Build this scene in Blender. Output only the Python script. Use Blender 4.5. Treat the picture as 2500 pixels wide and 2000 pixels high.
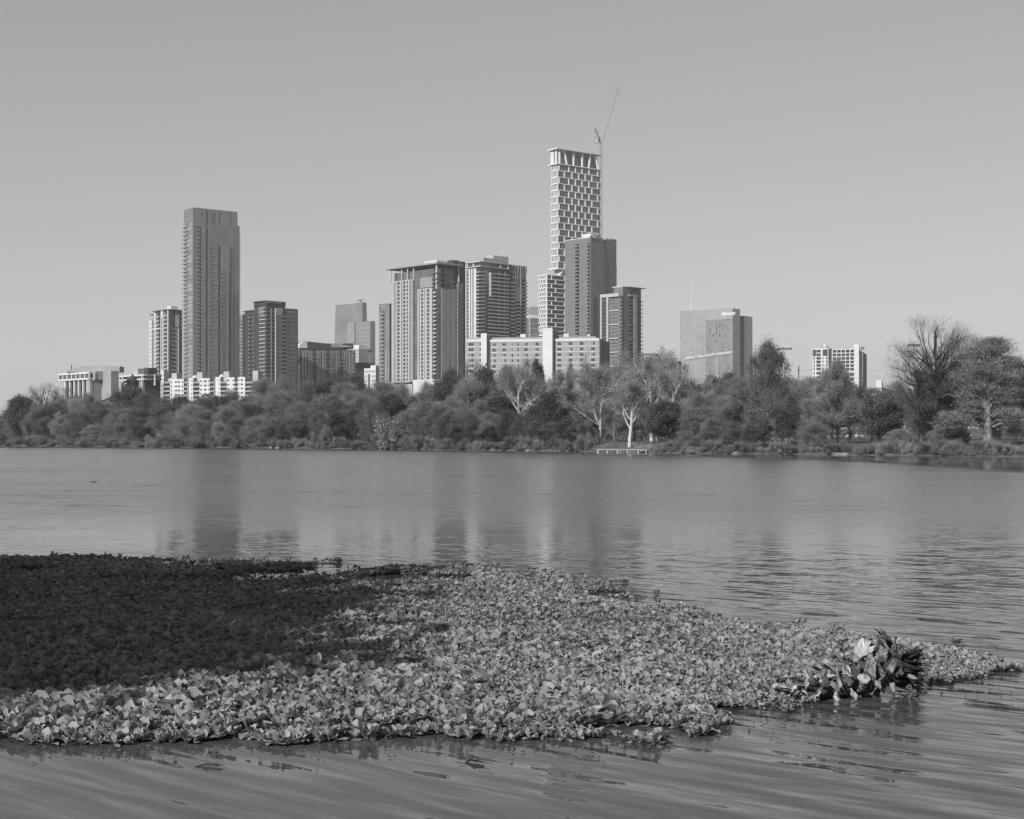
import bpy, math, random
import numpy as np
from mathutils import Vector, Matrix

for o in list(bpy.data.objects): bpy.data.objects.remove(o)
SC = bpy.context.scene
COL = SC.collection

# ------------------------------------------------------------------ camera
CX, HZ, F, H = 1250.0, 1072.0, 3630.0, 2.5      # photograph pixels: centre, horizon row, focal length; eye height
cam = bpy.data.cameras.new('camera'); cam_o = bpy.data.objects.new('camera', cam); COL.objects.link(cam_o)
cam.sensor_width = 36.0; cam.lens = 36.0*F/2500.0
cam.shift_y = (HZ-1000.0)/2500.0
cam.clip_start = 0.1; cam.clip_end = 20000
cam_o.location = (0, 0, H); cam_o.rotation_euler = (math.radians(90), 0, 0)
SC.camera = cam_o
SC.render.resolution_x = 1024; SC.render.resolution_y = 819

# ------------------------------------------------------------------ sky and sun
SUN_AZ = math.atan2(-0.58, -0.815); SUN_EL = math.radians(31)
w = bpy.data.worlds.new("World"); SC.world = w; w.use_nodes = True
nt = w.node_tree; nt.nodes.clear()
sky = nt.nodes.new('ShaderNodeTexSky'); sky.sky_type = 'NISHITA'; sky.sun_disc = False
sky.sun_elevation = SUN_EL; sky.sun_rotation = SUN_AZ
sky.air_density = 1.0; sky.dust_density = 0.6; sky.ozone_density = 1.0; sky.altitude = 0
bw = nt.nodes.new('ShaderNodeRGBToBW')            # black and white film
gm = nt.nodes.new('ShaderNodeMath'); gm.operation = 'POWER'; gm.inputs[1].default_value = 0.62
mu = nt.nodes.new('ShaderNodeMath'); mu.operation = 'MULTIPLY'; mu.inputs[1].default_value = 2.2
bg = nt.nodes.new('ShaderNodeBackground'); bg.inputs['Strength'].default_value = 0.0575
wo = nt.nodes.new('ShaderNodeOutputWorld')
nt.links.new(sky.outputs[0], bw.inputs[0]); nt.links.new(bw.outputs[0], gm.inputs[0])
nt.links.new(gm.outputs[0], mu.inputs[0]); nt.links.new(mu.outputs[0], bg.inputs['Color'])
nt.links.new(bg.outputs[0], wo.inputs[0])
sun = bpy.data.lights.new('sun', 'SUN'); sun_o = bpy.data.objects.new('sun', sun); COL.objects.link(sun_o)
sun.energy = 5.0; sun.angle = math.radians(0.5); sun.color = (1, 1, 1)
sd = Vector((math.sin(SUN_AZ)*math.cos(SUN_EL), math.cos(SUN_AZ)*math.cos(SUN_EL), math.sin(SUN_EL)))
sun_o.rotation_euler = sd.to_track_quat('Z', 'Y').to_euler()
sun_o.location = (-40, -40, 60)
SC.view_settings.view_transform = 'Standard'; SC.view_settings.look = 'None'
SC.view_settings.exposure = 0.5; SC.view_settings.gamma = 1.0

# ------------------------------------------------------------------ helpers
def tag(o, label=None, cat=None, group=None, kind=None):
    if label: o['label'] = label
    if cat: o['category'] = cat
    if group: o['group'] = group
    if kind: o['kind'] = kind
    return o

def P(px, py, D):
    return Vector(((px-CX)*D/F, D, H+(HZ-py)*D/F))

MATS = {}
def mat(name, g, rough=0.8, var=0.15, scale=0.3, spec=0.3, ior=1.45, bump=0.0, stretch=(1, 1, 1), objvar=0.0, metal=0.0, detail=4.0, trans=0.0):
    if name in MATS: return MATS[name]
    g *= 0.78        # all greys allow for the half stop of extra exposure
    m = bpy.data.materials.new(name); m.use_nodes = True; n = m.node_tree; L = n.links
    b = n.nodes['Principled BSDF']
    b.inputs['Roughness'].default_value = rough; b.inputs['Specular IOR Level'].default_value = spec
    b.inputs['IOR'].default_value = ior; b.inputs['Metallic'].default_value = metal
    geo = n.nodes.new('ShaderNodeNewGeometry')
    mp = n.nodes.new('ShaderNodeMapping'); mp.inputs['Scale'].default_value = [scale*s for s in stretch]
    nz = n.nodes.new('ShaderNodeTexNoise'); nz.inputs['Scale'].default_value = 1.0; nz.inputs['Detail'].default_value = detail
    L.new(geo.outputs['Position'], mp.inputs[0]); L.new(mp.outputs[0], nz.inputs['Vector'])
    mr = n.nodes.new('ShaderNodeMapRange'); mr.inputs['From Min'].default_value = 0.3; mr.inputs['From Max'].default_value = 0.7
    mr.inputs['To Min'].default_value = g*(1-var); mr.inputs['To Max'].default_value = g*(1+var)
    L.new(nz.outputs['Fac'], mr.inputs['Value'])
    out = mr.outputs[0]
    if objvar:
        oi = n.nodes.new('ShaderNodeObjectInfo')
        m2 = n.nodes.new('ShaderNodeMapRange'); m2.inputs['To Min'].default_value = 1-objvar; m2.inputs['To Max'].default_value = 1+objvar
        L.new(oi.outputs['Random'], m2.inputs['Value'])
        mm = n.nodes.new('ShaderNodeMath'); mm.operation = 'MULTIPLY'
        L.new(out, mm.inputs[0]); L.new(m2.outputs[0], mm.inputs[1]); out = mm.outputs[0]
    L.new(out, b.inputs['Base Color'])
    if bump:
        bp = n.nodes.new('ShaderNodeBump'); bp.inputs['Strength'].default_value = bump; bp.inputs['Distance'].default_value = 0.1
        L.new(nz.outputs['Fac'], bp.inputs['Height']); L.new(bp.outputs[0], b.inputs['Normal'])
    if trans:
        tr = n.nodes.new('ShaderNodeBsdfTranslucent'); mx = n.nodes.new('ShaderNodeMixShader'); mx.inputs[0].default_value = trans
        L.new(out, tr.inputs['Color']); L.new(b.outputs[0], mx.inputs[1]); L.new(tr.outputs[0], mx.inputs[2])
        L.new(mx.outputs[0], n.nodes['Material Output'].inputs['Surface'])
    MATS[name] = m
    return m

def np_mesh(name, verts, faces_flat, nper, m=None, smooth=False):
    """verts (N,3) ; faces_flat flat index array of polygons with nper corners each"""
    me = bpy.data.meshes.new(name)
    verts = np.asarray(verts, dtype=np.float32); faces_flat = np.asarray(faces_flat, dtype=np.int32).ravel()
    nf = len(faces_flat)//nper
    me.vertices.add(len(verts)); me.vertices.foreach_set('co', verts.ravel())
    me.loops.add(len(faces_flat)); me.loops.foreach_set('vertex_index', faces_flat)
    me.polygons.add(nf); me.polygons.foreach_set('loop_start', np.arange(0, nf*nper, nper, dtype=np.int32))
    me.polygons.foreach_set('loop_total', np.full(nf, nper, dtype=np.int32))
    if smooth: me.polygons.foreach_set('use_smooth', np.ones(nf, dtype=bool))
    me.update(calc_edges=True)
    if m: me.materials.append(m)
    return me

def link(name, me, parent=None, loc=(0, 0, 0), rot=(0, 0, 0), scale=(1, 1, 1)):
    o = bpy.data.objects.new(name, me); COL.objects.link(o)
    o.location = loc; o.rotation_euler = rot; o.scale = scale
    if parent: o.parent = parent
    return o

class MB:
    def __init__(s): s.v = []; s.f = []
    def box(s, x0, x1, y0, y1, z0, z1):
        if x0 > x1: x0, x1 = x1, x0
        if y0 > y1: y0, y1 = y1, y0
        if z0 > z1: z0, z1 = z1, z0
        b = len(s.v)
        s.v += [(x0,y0,z0),(x1,y0,z0),(x1,y1,z0),(x0,y1,z0),(x0,y0,z1),(x1,y0,z1),(x1,y1,z1),(x0,y1,z1)]
        s.f += [tuple(b+i for i in q) for q in ((0,3,2,1),(4,5,6,7),(0,1,5,4),(1,2,6,5),(2,3,7,6),(3,0,4,7))]
        return s
    def prism(s, pts, z0, z1, top=None):
        b = len(s.v); n = len(pts); top = top or pts
        s.v += [(p[0], p[1], z0) for p in pts] + [(p[0], p[1], z1 if len(p) < 3 else p[2]) for p in top]
        s.f += [tuple(range(b+n-1, b-1, -1)), tuple(range(b+n, b+2*n))]
        for i in range(n):
            j = (i+1) % n; s.f.append((b+i, b+j, b+n+j, b+n+i))
        return s
    def tube(s, p0, p1, r0, r1=None, n=5, cap=True):
        r1 = r0 if r1 is None else r1
        p0 = Vector(p0); p1 = Vector(p1); d = (p1-p0)
        if d.length < 1e-6: return s
        d.normalize(); a = d.orthogonal().normalized(); c = d.cross(a); b = len(s.v)
        for p, r in ((p0, r0), (p1, r1)):
            for i in range(n):
                t = 2*math.pi*i/n; q = p + a*(r*math.cos(t)) + c*(r*math.sin(t)); s.v.append(tuple(q))
        for i in range(n):
            j = (i+1) % n; s.f.append((b+i, b+j, b+n+j, b+n+i))
        if cap: s.f += [tuple(range(b+n-1, b-1, -1)), tuple(range(b+n, b+2*n))]
        return s
    def path(s, pts, rads, n=6):
        for i in range(len(pts)-1): s.tube(pts[i], pts[i+1], rads[i], rads[i+1], n)
        return s
    def lathe(s, c, prof, n=12, axis='z'):
        b = len(s.v)
        for r, h in prof:
            for i in range(n):
                t = 2*math.pi*i/n
                if axis == 'z': s.v.append((c[0]+r*math.cos(t), c[1]+r*math.sin(t), c[2]+h))
                else: s.v.append((c[0]+r*math.cos(t), c[1]+h, c[2]+r*math.sin(t)))
        k = len(prof)
        for a in range(k-1):
            for i in range(n):
                j = (i+1) % n; s.f.append((b+a*n+i, b+a*n+j, b+(a+1)*n+j, b+(a+1)*n+i))
        s.f += [tuple(range(b+n-1, b-1, -1)), tuple(range(b+(k-1)*n, b+k*n))]
        return s
    def mesh(s, name, m, smooth=False):
        me = bpy.data.meshes.new(name); me.from_pydata(s.v, [], s.f)
        if smooth:
            for p in me.polygons: p.use_smooth = True
        me.materials.append(m); me.update(); return me
    def build(s, name, m, parent=None, loc=(0, 0, 0), rot=(0, 0, 0), smooth=False):
        return link(name, s.mesh(name, m, smooth), parent, loc, rot)

def empty(name, loc, rz=0):
    o = bpy.data.objects.new(name, None); COL.objects.link(o); o.location = loc; o.rotation_euler = (0, 0, rz)
    o.empty_display_size = 0.5
    return o

# ------------------------------------------------------------------ shoreline and terrain
SH = [(-2000, 700), (-600, 600), (0, 534), (600, 412), (1250, 313), (1700, 252), (2100, 227), (2500, 206), (3200, 180), (6000, 150)]
def dshore(px):
    px = max(SH[0][0], min(SH[-1][0], px))
    for (a, da), (b, db) in zip(SH, SH[1:]):
        if px <= b: return da+(db-da)*(px-a)/(b-a)
    return SH[-1][1]
GP = [(-60, -1.6), (-8, -1.0), (-1.0, -0.15), (0.6, 0.18), (3, 0.75), (10, 1.25), (30, 1.8), (120, 2.35), (215, 2.6), (300, 6.0), (420, 7.0), (2000, 8.0), (20000, 9.0)]
def lerp_tab(t, x):
    if x <= t[0][0]: return t[0][1]
    for (a, va), (b, vb) in zip(t, t[1:]):
        if x <= b: return va+(vb-va)*(x-a)/(b-a)
    return t[-1][1]
def ground(x, y):
    z = -1.6
    if y > 60:
        px = CX+F*x/y; d = y-dshore(px)
        z = lerp_tab(GP, d)
        if d > 0: z += 0.12*math.sin(x*0.21)*math.sin(y*0.17)*min(1, d/10)
    # the near bank under the camera, and the bank curving off to the left under the shade trees
    nb = 5.2-y+0.4*math.sin(x*0.9)
    lb = -x-13.5-max(0, y-17)*1.3
    b = max(nb, lb if y < 70 else -99)
    zb = max(-1.6, min(1.0, b*0.3))
    return max(z, zb)

def axis(lo, hi, spec):
    out = [lo]
    x = lo
    while x < hi:
        for a, b, st in spec:
            if a <= x < b: x += st; break
        else: x += 200
        out.append(min(x, hi))
    return out
def build_ground():
    # polar-like grid fanned from the camera so that the bank is finely divided
    V = []; Fq = []
    xs = axis(-9000, 9000, [(-9000, -1000, 800), (-1000, -300, 100), (-300, -40, 13), (-40, 40, 3), (40, 300, 10), (300, 1000, 100), (1000, 9000, 800)])
    ys = axis(-60, 15000, [(-60, -5, 10), (-5, 30, 2.0), (30, 190, 16), (190, 330, 2.5), (330, 620, 5), (620, 1000, 30), (1000, 15000, 900)])
    for y in ys:
        for x in xs: V.append((x, y, ground(x, y)))
    nx = len(xs)
    for j in range(len(ys)-1):
        for i in range(nx-1): a = j*nx+i; Fq.append((a, a+1, a+nx+1, a+nx))
    m = mat('grass_ground', 0.11, 0.95, 0.45, 0.35, 0.1, detail=8, bump=0.3)
    me = np_mesh('ground', V, np.array(Fq), 4, m, True)
    o = link('ground', me); tag(o, kind='structure')
build_ground()

def build_water():
    m = bpy.data.materials.new('lake_water'); m.use_nodes = True; n = m.node_tree; L = n.links; nd = n.nodes
    b = nd['Principled BSDF']; b.inputs['Base Color'].default_value = (0.055, 0.055, 0.055, 1)
    b.inputs['Roughness'].default_value = 0.02; b.distribution = 'MULTI_GGX'; b.inputs['IOR'].default_value = 1.333; b.inputs['Specular IOR Level'].default_value = 0.5
    geo = nd.new('ShaderNodeNewGeometry'); sep = nd.new('ShaderNodeSeparateXYZ'); L.new(geo.outputs['Position'], sep.inputs[0])
    def math_(op, a, b_=None, c=None):
        q = nd.new('ShaderNodeMath'); q.operation = op
        for i, v in enumerate((a, b_, c)):
            if v is None: continue
            if isinstance(v, (int, float)): q.inputs[i].default_value = v
            else: L.new(v, q.inputs[i])
        return q.outputs[0]
    def ramp(v, a, b_, lo=0.0, hi=1.0):
        q = nd.new('ShaderNodeMapRange'); q.interpolation_type = 'SMOOTHSTEP'
        q.inputs['From Min'].default_value = a; q.inputs['From Max'].default_value = b_
        q.inputs['To Min'].default_value = lo; q.inputs['To Max'].default_value = hi
        L.new(v, q.inputs['Value']); return q.outputs[0]
    def noise(sx, sy, rot=0, detail=2.0, rough=0.5, dist=0.0):
        mp = nd.new('ShaderNodeMapping'); mp.vector_type = 'TEXTURE'
        mp.inputs['Rotation'].default_value = (0, 0, math.radians(rot)); mp.inputs['Scale'].default_value = (sx, sy, 1)
        L.new(geo.outputs['Position'], mp.inputs[0])
        q = nd.new('ShaderNodeTexNoise'); q.inputs['Scale'].default_value = 1.0; q.inputs['Detail'].default_value = detail
        q.inputs['Roughness'].default_value = rough; q.inputs['Distortion'].default_value = dist
        L.new(mp.outputs[0], q.inputs['Vector']); return q
    Y = sep.outputs['Y']; X = sep.outputs['X']
    # wind ripples out on the lake, fading under the lee of the far bank and of the plant mat
    kx = math_('DIVIDE', X, Y)                                  # shoreline distance varies with bearing
    ds = math_('SUBTRACT', math_('ADD', math_('MULTIPLY', kx, -470.0), 330.0), Y)
    calm = ramp(ds, 42.0, 72.0, 0.17, 1.0)
    rg = ramp(math_('ADD', Y, math_('MULTIPLY', X, 0.35)), 18.0, 60.0, 0.02, 0.185); L.new(math_('MULTIPLY', rg, calm), b.inputs['Roughness'])
    near = ramp(math_('ADD', Y, math_('MULTIPLY', X, 0.35)), 17.0, 30.0, 0.10, 1.0)
    patch = noise(60, 18, 5, 2.0); pv = ramp(patch.outputs['Fac'], 0.35, 0.65, 0.8, 1.15)
    amp = math_('MULTIPLY', math_('MULTIPLY', calm, near), pv)
    r1 = noise(0.8, 0.30, 8, 4.0, 0.75); r2 = noise(0.28, 0.12, -10, 2.0, 0.6)
    def cc(q):
        s = nd.new('ShaderNodeSeparateColor'); L.new(q.outputs['Color'], s.inputs[0]); return s
    a1, a2 = cc(r1), cc(r2)
    a3 = cc(noise(5.0, 2.2, 4, 4.0, 0.7)); a4 = cc(noise(14.0, 6.5, -3, 3.0, 0.7))
    sx = math_('ADD', math_('MULTIPLY', math_('SUBTRACT', a1.outputs[0], 0.5), 0.13), math_('MULTIPLY', math_('SUBTRACT', a2.outputs[0], 0.5), 0.10))
    sy = math_('ADD', math_('MULTIPLY', math_('SUBTRACT', a1.outputs[1], 0.5), 0.20), math_('MULTIPLY', math_('SUBTRACT', a2.outputs[1], 0.5), 0.12))
    gust = math_('MULTIPLY', math_('ADD', math_('MULTIPLY', math_('SUBTRACT', a3.outputs[1], 0.5), 0.16), math_('MULTIPLY', math_('SUBTRACT', a4.outputs[1], 0.5), 0.14)), ramp(Y, 24.0, 60.0, 0.0, 1.0))
    sy = math_('ADD', sy, gust)
    sx = math_('MULTIPLY', sx, amp)
    far_ = ramp(Y, 22.0, 60.0, 0.0, 1.0)      # at grazing angles only the wave faces turned to the viewer are seen
    sy2 = math_('MULTIPLY', math_('ADD', math_('MULTIPLY', math_('ABSOLUTE', sy), -2.4), -0.010), 1.0)
    mixv = nd.new('ShaderNodeMix'); mixv.data_type = 'FLOAT'; L.new(far_, mixv.inputs[0]); L.new(sy, mixv.inputs[2]); L.new(sy2, mixv.inputs[3])
    sy = math_('MULTIPLY', mixv.outputs[0], amp)
    # smooth ripples rolling past the mat in the foreground
    g1 = noise(1.7, 0.20, -42, 2.5, 0.5, 0.3); g2 = noise(1.0, 0.12, -29, 2.0, 0.5, 0.3)
    gs = ramp(Y, 40.0, 16.0, 0.0, 1.0)
    s1 = math_('MULTIPLY', math_('SUBTRACT', g1.outputs['Fac'], 0.5), 0.44)
    s2 = math_('MULTIPLY', math_('SUBTRACT', g2.outputs['Fac'], 0.5), ramp(X, -1.5, 3.0, 0.07, 0.26))
    s = math_('MULTIPLY', math_('ADD', s1, s2), gs)
    sx = math_('ADD', sx, math_('MULTIPLY', s, 0.5)); sy = math_('ADD', sy, math_('MULTIPLY', s, 0.85))
    cmb = nd.new('ShaderNodeCombineXYZ'); L.new(sx, cmb.inputs[0]); L.new(sy, cmb.inputs[1]); cmb.inputs[2].default_value = 1.0
    nm = nd.new('ShaderNodeVectorMath'); nm.operation = 'NORMALIZE'; L.new(cmb.outputs[0], nm.inputs[0])
    L.new(nm.outputs[0], b.inputs['Normal'])
    me = np_mesh('water', [(-1500, -80, 0), (1500, -80, 0), (1500, 900, 0), (-1500, 900, 0)], [0, 1, 2, 3], 4, m)
    tag(link('water', me), kind='structure')
build_water()

# ------------------------------------------------------------------ building kit
M_BRIGHT = mat('bright_white_frame', 0.74, 0.6, 0.04, 0.15)
M_WHITE = mat('white_concrete', 0.52, 0.75, 0.08, 0.15)
M_PALE = mat('pale_concrete', 0.36, 0.8, 0.10, 0.15)
M_LBRICK = mat('light_brick', 0.27, 0.9, 0.10, 0.5)
M_GREY = mat('grey_panel', 0.27, 0.8, 0.12, 0.2)
M_MID = mat('mid_grey_cladding', 0.165, 0.7, 0.15, 0.2)
M_DARK = mat('dark_cladding', 0.042, 0.6, 0.2, 0.2)
M_BRICK = mat('dark_brick', 0.15, 0.9, 0.15, 0.4)
M_GLASS = mat('grey_glass', 0.085, 0.12, 0.35, 0.25, 0.8, 1.6, stretch=(1, 1, 0.6))
M_GLASSL = mat('pale_glass', 0.22, 0.15, 0.15, 0.1, 0.8, 1.6)
M_GLASSM = mat('silver_glass', 0.14, 0.12, 0.2, 0.2, 0.8, 1.7, stretch=(1, 1, 2.5))
M_WIN = mat('window_glass', 0.022, 0.1, 0.5, 0.35, 0.7, 1.5, objvar=0.5)
M_BLIND_REFL = mat('blind_and_reflection', 0.22, 0.4, 0.3, 0.35, 0.5)  # window blinds; on the left tower, sky reflections put into the colour
M_METAL = mat('painted_steel', 0.35, 0.5, 0.1, 0.3)

class Bld:
    def __init__(s, name, label, cat, px, D, ang, base=3.0, group=None):
        s.a = math.radians(ang); s.u = (math.cos(s.a), math.sin(s.a)); s.v = (-math.sin(s.a), math.cos(s.a))
        s.D = D; s.Ox = (px-CX)*D/F; s.Oy = D; s.base = base
        s.root = empty(name, (s.Ox, s.Oy, base), s.a); tag(s.root, label, cat, group)
        s.a0 = s.b0 = 0.0
        s.parts = {}; s.items = {}; s.pieces = []
    def sub(s, px, D):                       # a wing of the same building starting at another corner
        x, y = (px-CX)*D/F-s.Ox, D-s.Oy
        s.a0 = x*s.u[0]+y*s.u[1]; s.b0 = x*s.v[0]+y*s.v[1]
        s.cx, s.cy = (px-CX)*D/F, D
    def corner(s): return s.Ox+s.a0*s.u[0]+s.b0*s.v[0], s.Oy+s.a0*s.u[1]+s.b0*s.v[1]
    def S(s, face, px):
        k = (px-CX)/F; ox, oy = s.corner(); d = s.u if face == 'R' else s.v
        return (k*oy-ox)/(d[0]-k*d[1])
    def Z(s, py, face='R', t=0.0):
        ox, oy = s.corner(); d = s.u if face == 'R' else s.v
        return H+(HZ-py)*(oy+d[1]*t)/F-s.base
    def _m(s, part, m):
        k = (part, m.name)
        if k not in s.parts: s.parts[k] = MB()
        return s.parts[k]
    def plan(s, part, m, a0, a1, b0, b1, z0, z1):
        s.pieces.append((part, m, (a0+s.a0, a1+s.a0, b0+s.b0, b1+s.b0, z0, z1)))
    def conv(s, face, s0, s1, d0, d1):
        return (s0, s1, -d1, -d0) if face == 'R' else (-d1, -d0, s0, s1)
    def fb(s, part, m, face, s0, s1, z0, z1, d0, d1):
        s.plan(part, m, *s.conv(face, s0, s1, d0, d1), z0, z1)
    def fp(s, part, m, face, p0, p1, y0, y1, d0, d1):       # by photograph pixels, heights read at the corner
        s.fb(part, m, face, s.S(face, p0), s.S(face, p1), s.Z(y0), s.Z(y1), d0, d1)
    def item(s, kind, boxes):                # a countable part: list of (material, face, s0, s1, z0, z1, d0, d1)
        s.items.setdefault(kind, []).append([(m, )+tuple(v+o for v, o in zip(s.conv(f, s0, s1, d0, d1), (s.a0, s.a0, s.b0, s.b0)))+(z0, z1) for m, f, s0, s1, z0, z1, d0, d1 in boxes])
    def window(s, face, s0, s1, z0, z1, d=0.06, m=None, frame=None):
        bx = [(m or M_WIN, face, s0, s1, z0, z1, -0.2, d)]
        s.item('window', bx)
    def wgrid(s, face, p0, p1, n, y0, y1, rows, fw=0.6, fh=0.55, d=0.06, m=None, off=0.5, rnd=None, skip=0.0):
        a, b = s.S(face, p0), s.S(face, p1)
        if a > b: a, b = b, a
        z1, z0 = s.Z(y0), s.Z(y1); cw = (b-a)/n; ch = (z1-z0)/rows
        for r in range(rows):
            for c in range(n):
                if rnd and rnd.random() < skip: continue
                x = a+cw*(c+0.5); z = z0+ch*(r+off)
                s.window(face, x-cw*fw/2, x+cw*fw/2, z-ch*fh/2, z+ch*fh/2, d, m)
    def slabs(s, part, m, face, p0, p1, y0, y1, n, th=0.35, d0=0.0, d1=0.4):
        a, b = s.S(face, p0), s.S(face, p1); z1, z0 = s.Z(y0), s.Z(y1)
        for i in range(n+1):
            z = z0+(z1-z0)*i/n; s.fb(part, m, face, min(a, b), max(a, b), z, z+th, d0, d1)
    def balcs(s, face, p0, p1, y0, y1, n, m=None, depth=1.5, rail=1.0, rm=None):
        a, b = s.S(face, p0), s.S(face, p1); a, b = min(a, b), max(a, b); z1, z0 = s.Z(y0), s.Z(y1)
        for i in range(n):
            z = z0+(z1-z0)*i/n; m_ = m or M_PALE
            s.item('balcony', [(m_, face, a, b, z, z+0.25, 0.02, depth), (rm or m_, face, a, b, z+0.26, z+rail, depth-0.08, depth)])
    def finish(s):
        for (part, mn), mb in s.parts.items():
            if len(mb.f): mb.build(part, bpy.data.materials[mn], s.root)
        ONE = ('frame', 'bay_frame', 'spandrel', 'balcony_edge')
        from collections import defaultdict
        g = defaultdict(list)
        for part, m, bx in s.pieces: g[part].append((m, bx))
        for part, lst in g.items():
            solo = [] if part in ONE else lst[:100]; rest = lst if part in ONE else lst[100:]
            for m, bx in solo: MB().box(*bx).build(part, m, s.root)
            by = defaultdict(MB)
            for m, bx in rest: by[m.name].box(*bx)
            for mn, mb in by.items():
                o = mb.build(part, bpy.data.materials[mn], s.root)
                if part not in ONE or part in ('spandrel', 'balcony_edge'): o['kind'] = 'stuff'
        for kind, its in s.items.items():
            def area(it):
                q = it[0]; return (abs(q[2]-q[1])+abs(q[4]-q[3]))*abs(q[6]-q[5])*(1+1e-4*(-q[3]-q[1]))
            its = sorted(its, key=area, reverse=True)
            cache = {}
            for it in its[:100]:
                q = it[0]; c = ((q[1]+q[2])/2, (q[3]+q[4])/2, q[5])
                key = tuple(round(v, 2) for bx in it for v in (bx[1]-c[0], bx[2]-c[0], bx[3]-c[1], bx[4]-c[1], bx[5]-c[2], bx[6]-c[2]))+tuple(bx[0].name for bx in it)
                if key not in cache:
                    mb = MB()
                    for bx in it: mb.box(bx[1]-c[0], bx[2]-c[0], bx[3]-c[1], bx[4]-c[1], bx[5]-c[2], bx[6]-c[2])
                    me = mb.mesh(kind, it[0][0])
                    if len(it) > 1 and it[1][0] != it[0][0]:
                        me.materials.append(it[1][0])
                        for p in me.polygons:
                            if p.index >= 6: p.material_index = 1
                    cache[key] = me
                link(kind, cache[key], s.root, c)
            rest = its[100:]
            if rest:
                by = {}
                for it in rest:
                    for bx in it: by.setdefault(bx[0].name, MB()).box(*bx[1:])
                allb = MB(); idx = []
                names = list(by)
                for k, nme in enumerate(names):
                    b = len(allb.v); allb.v += by[nme].v; allb.f += [tuple(b+i for i in f) for f in by[nme].f]; idx += [k]*len(by[nme].f)
                me = allb.mesh(kind, bpy.data.materials[names[0]])
                for nme in names[1:]: me.materials.append(bpy.data.materials[nme])
                me.polygons.foreach_set('material_index', idx)
                o = link(kind, me, s.root); o['kind'] = 'stuff'
# ================================================================== BUILDINGS
RB = random.Random(7)
def roofbox(b, part, ml, face, p0, p1, y0, y1, depth, s_back=1.0):
    """plant room set back on the roof: front along face between two pixels"""
    b.fb(part, ml, face, b.S(face, p0), b.S(face, p1), b.Z(y1), b.Z(y0), -s_back-depth, -s_back)

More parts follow.
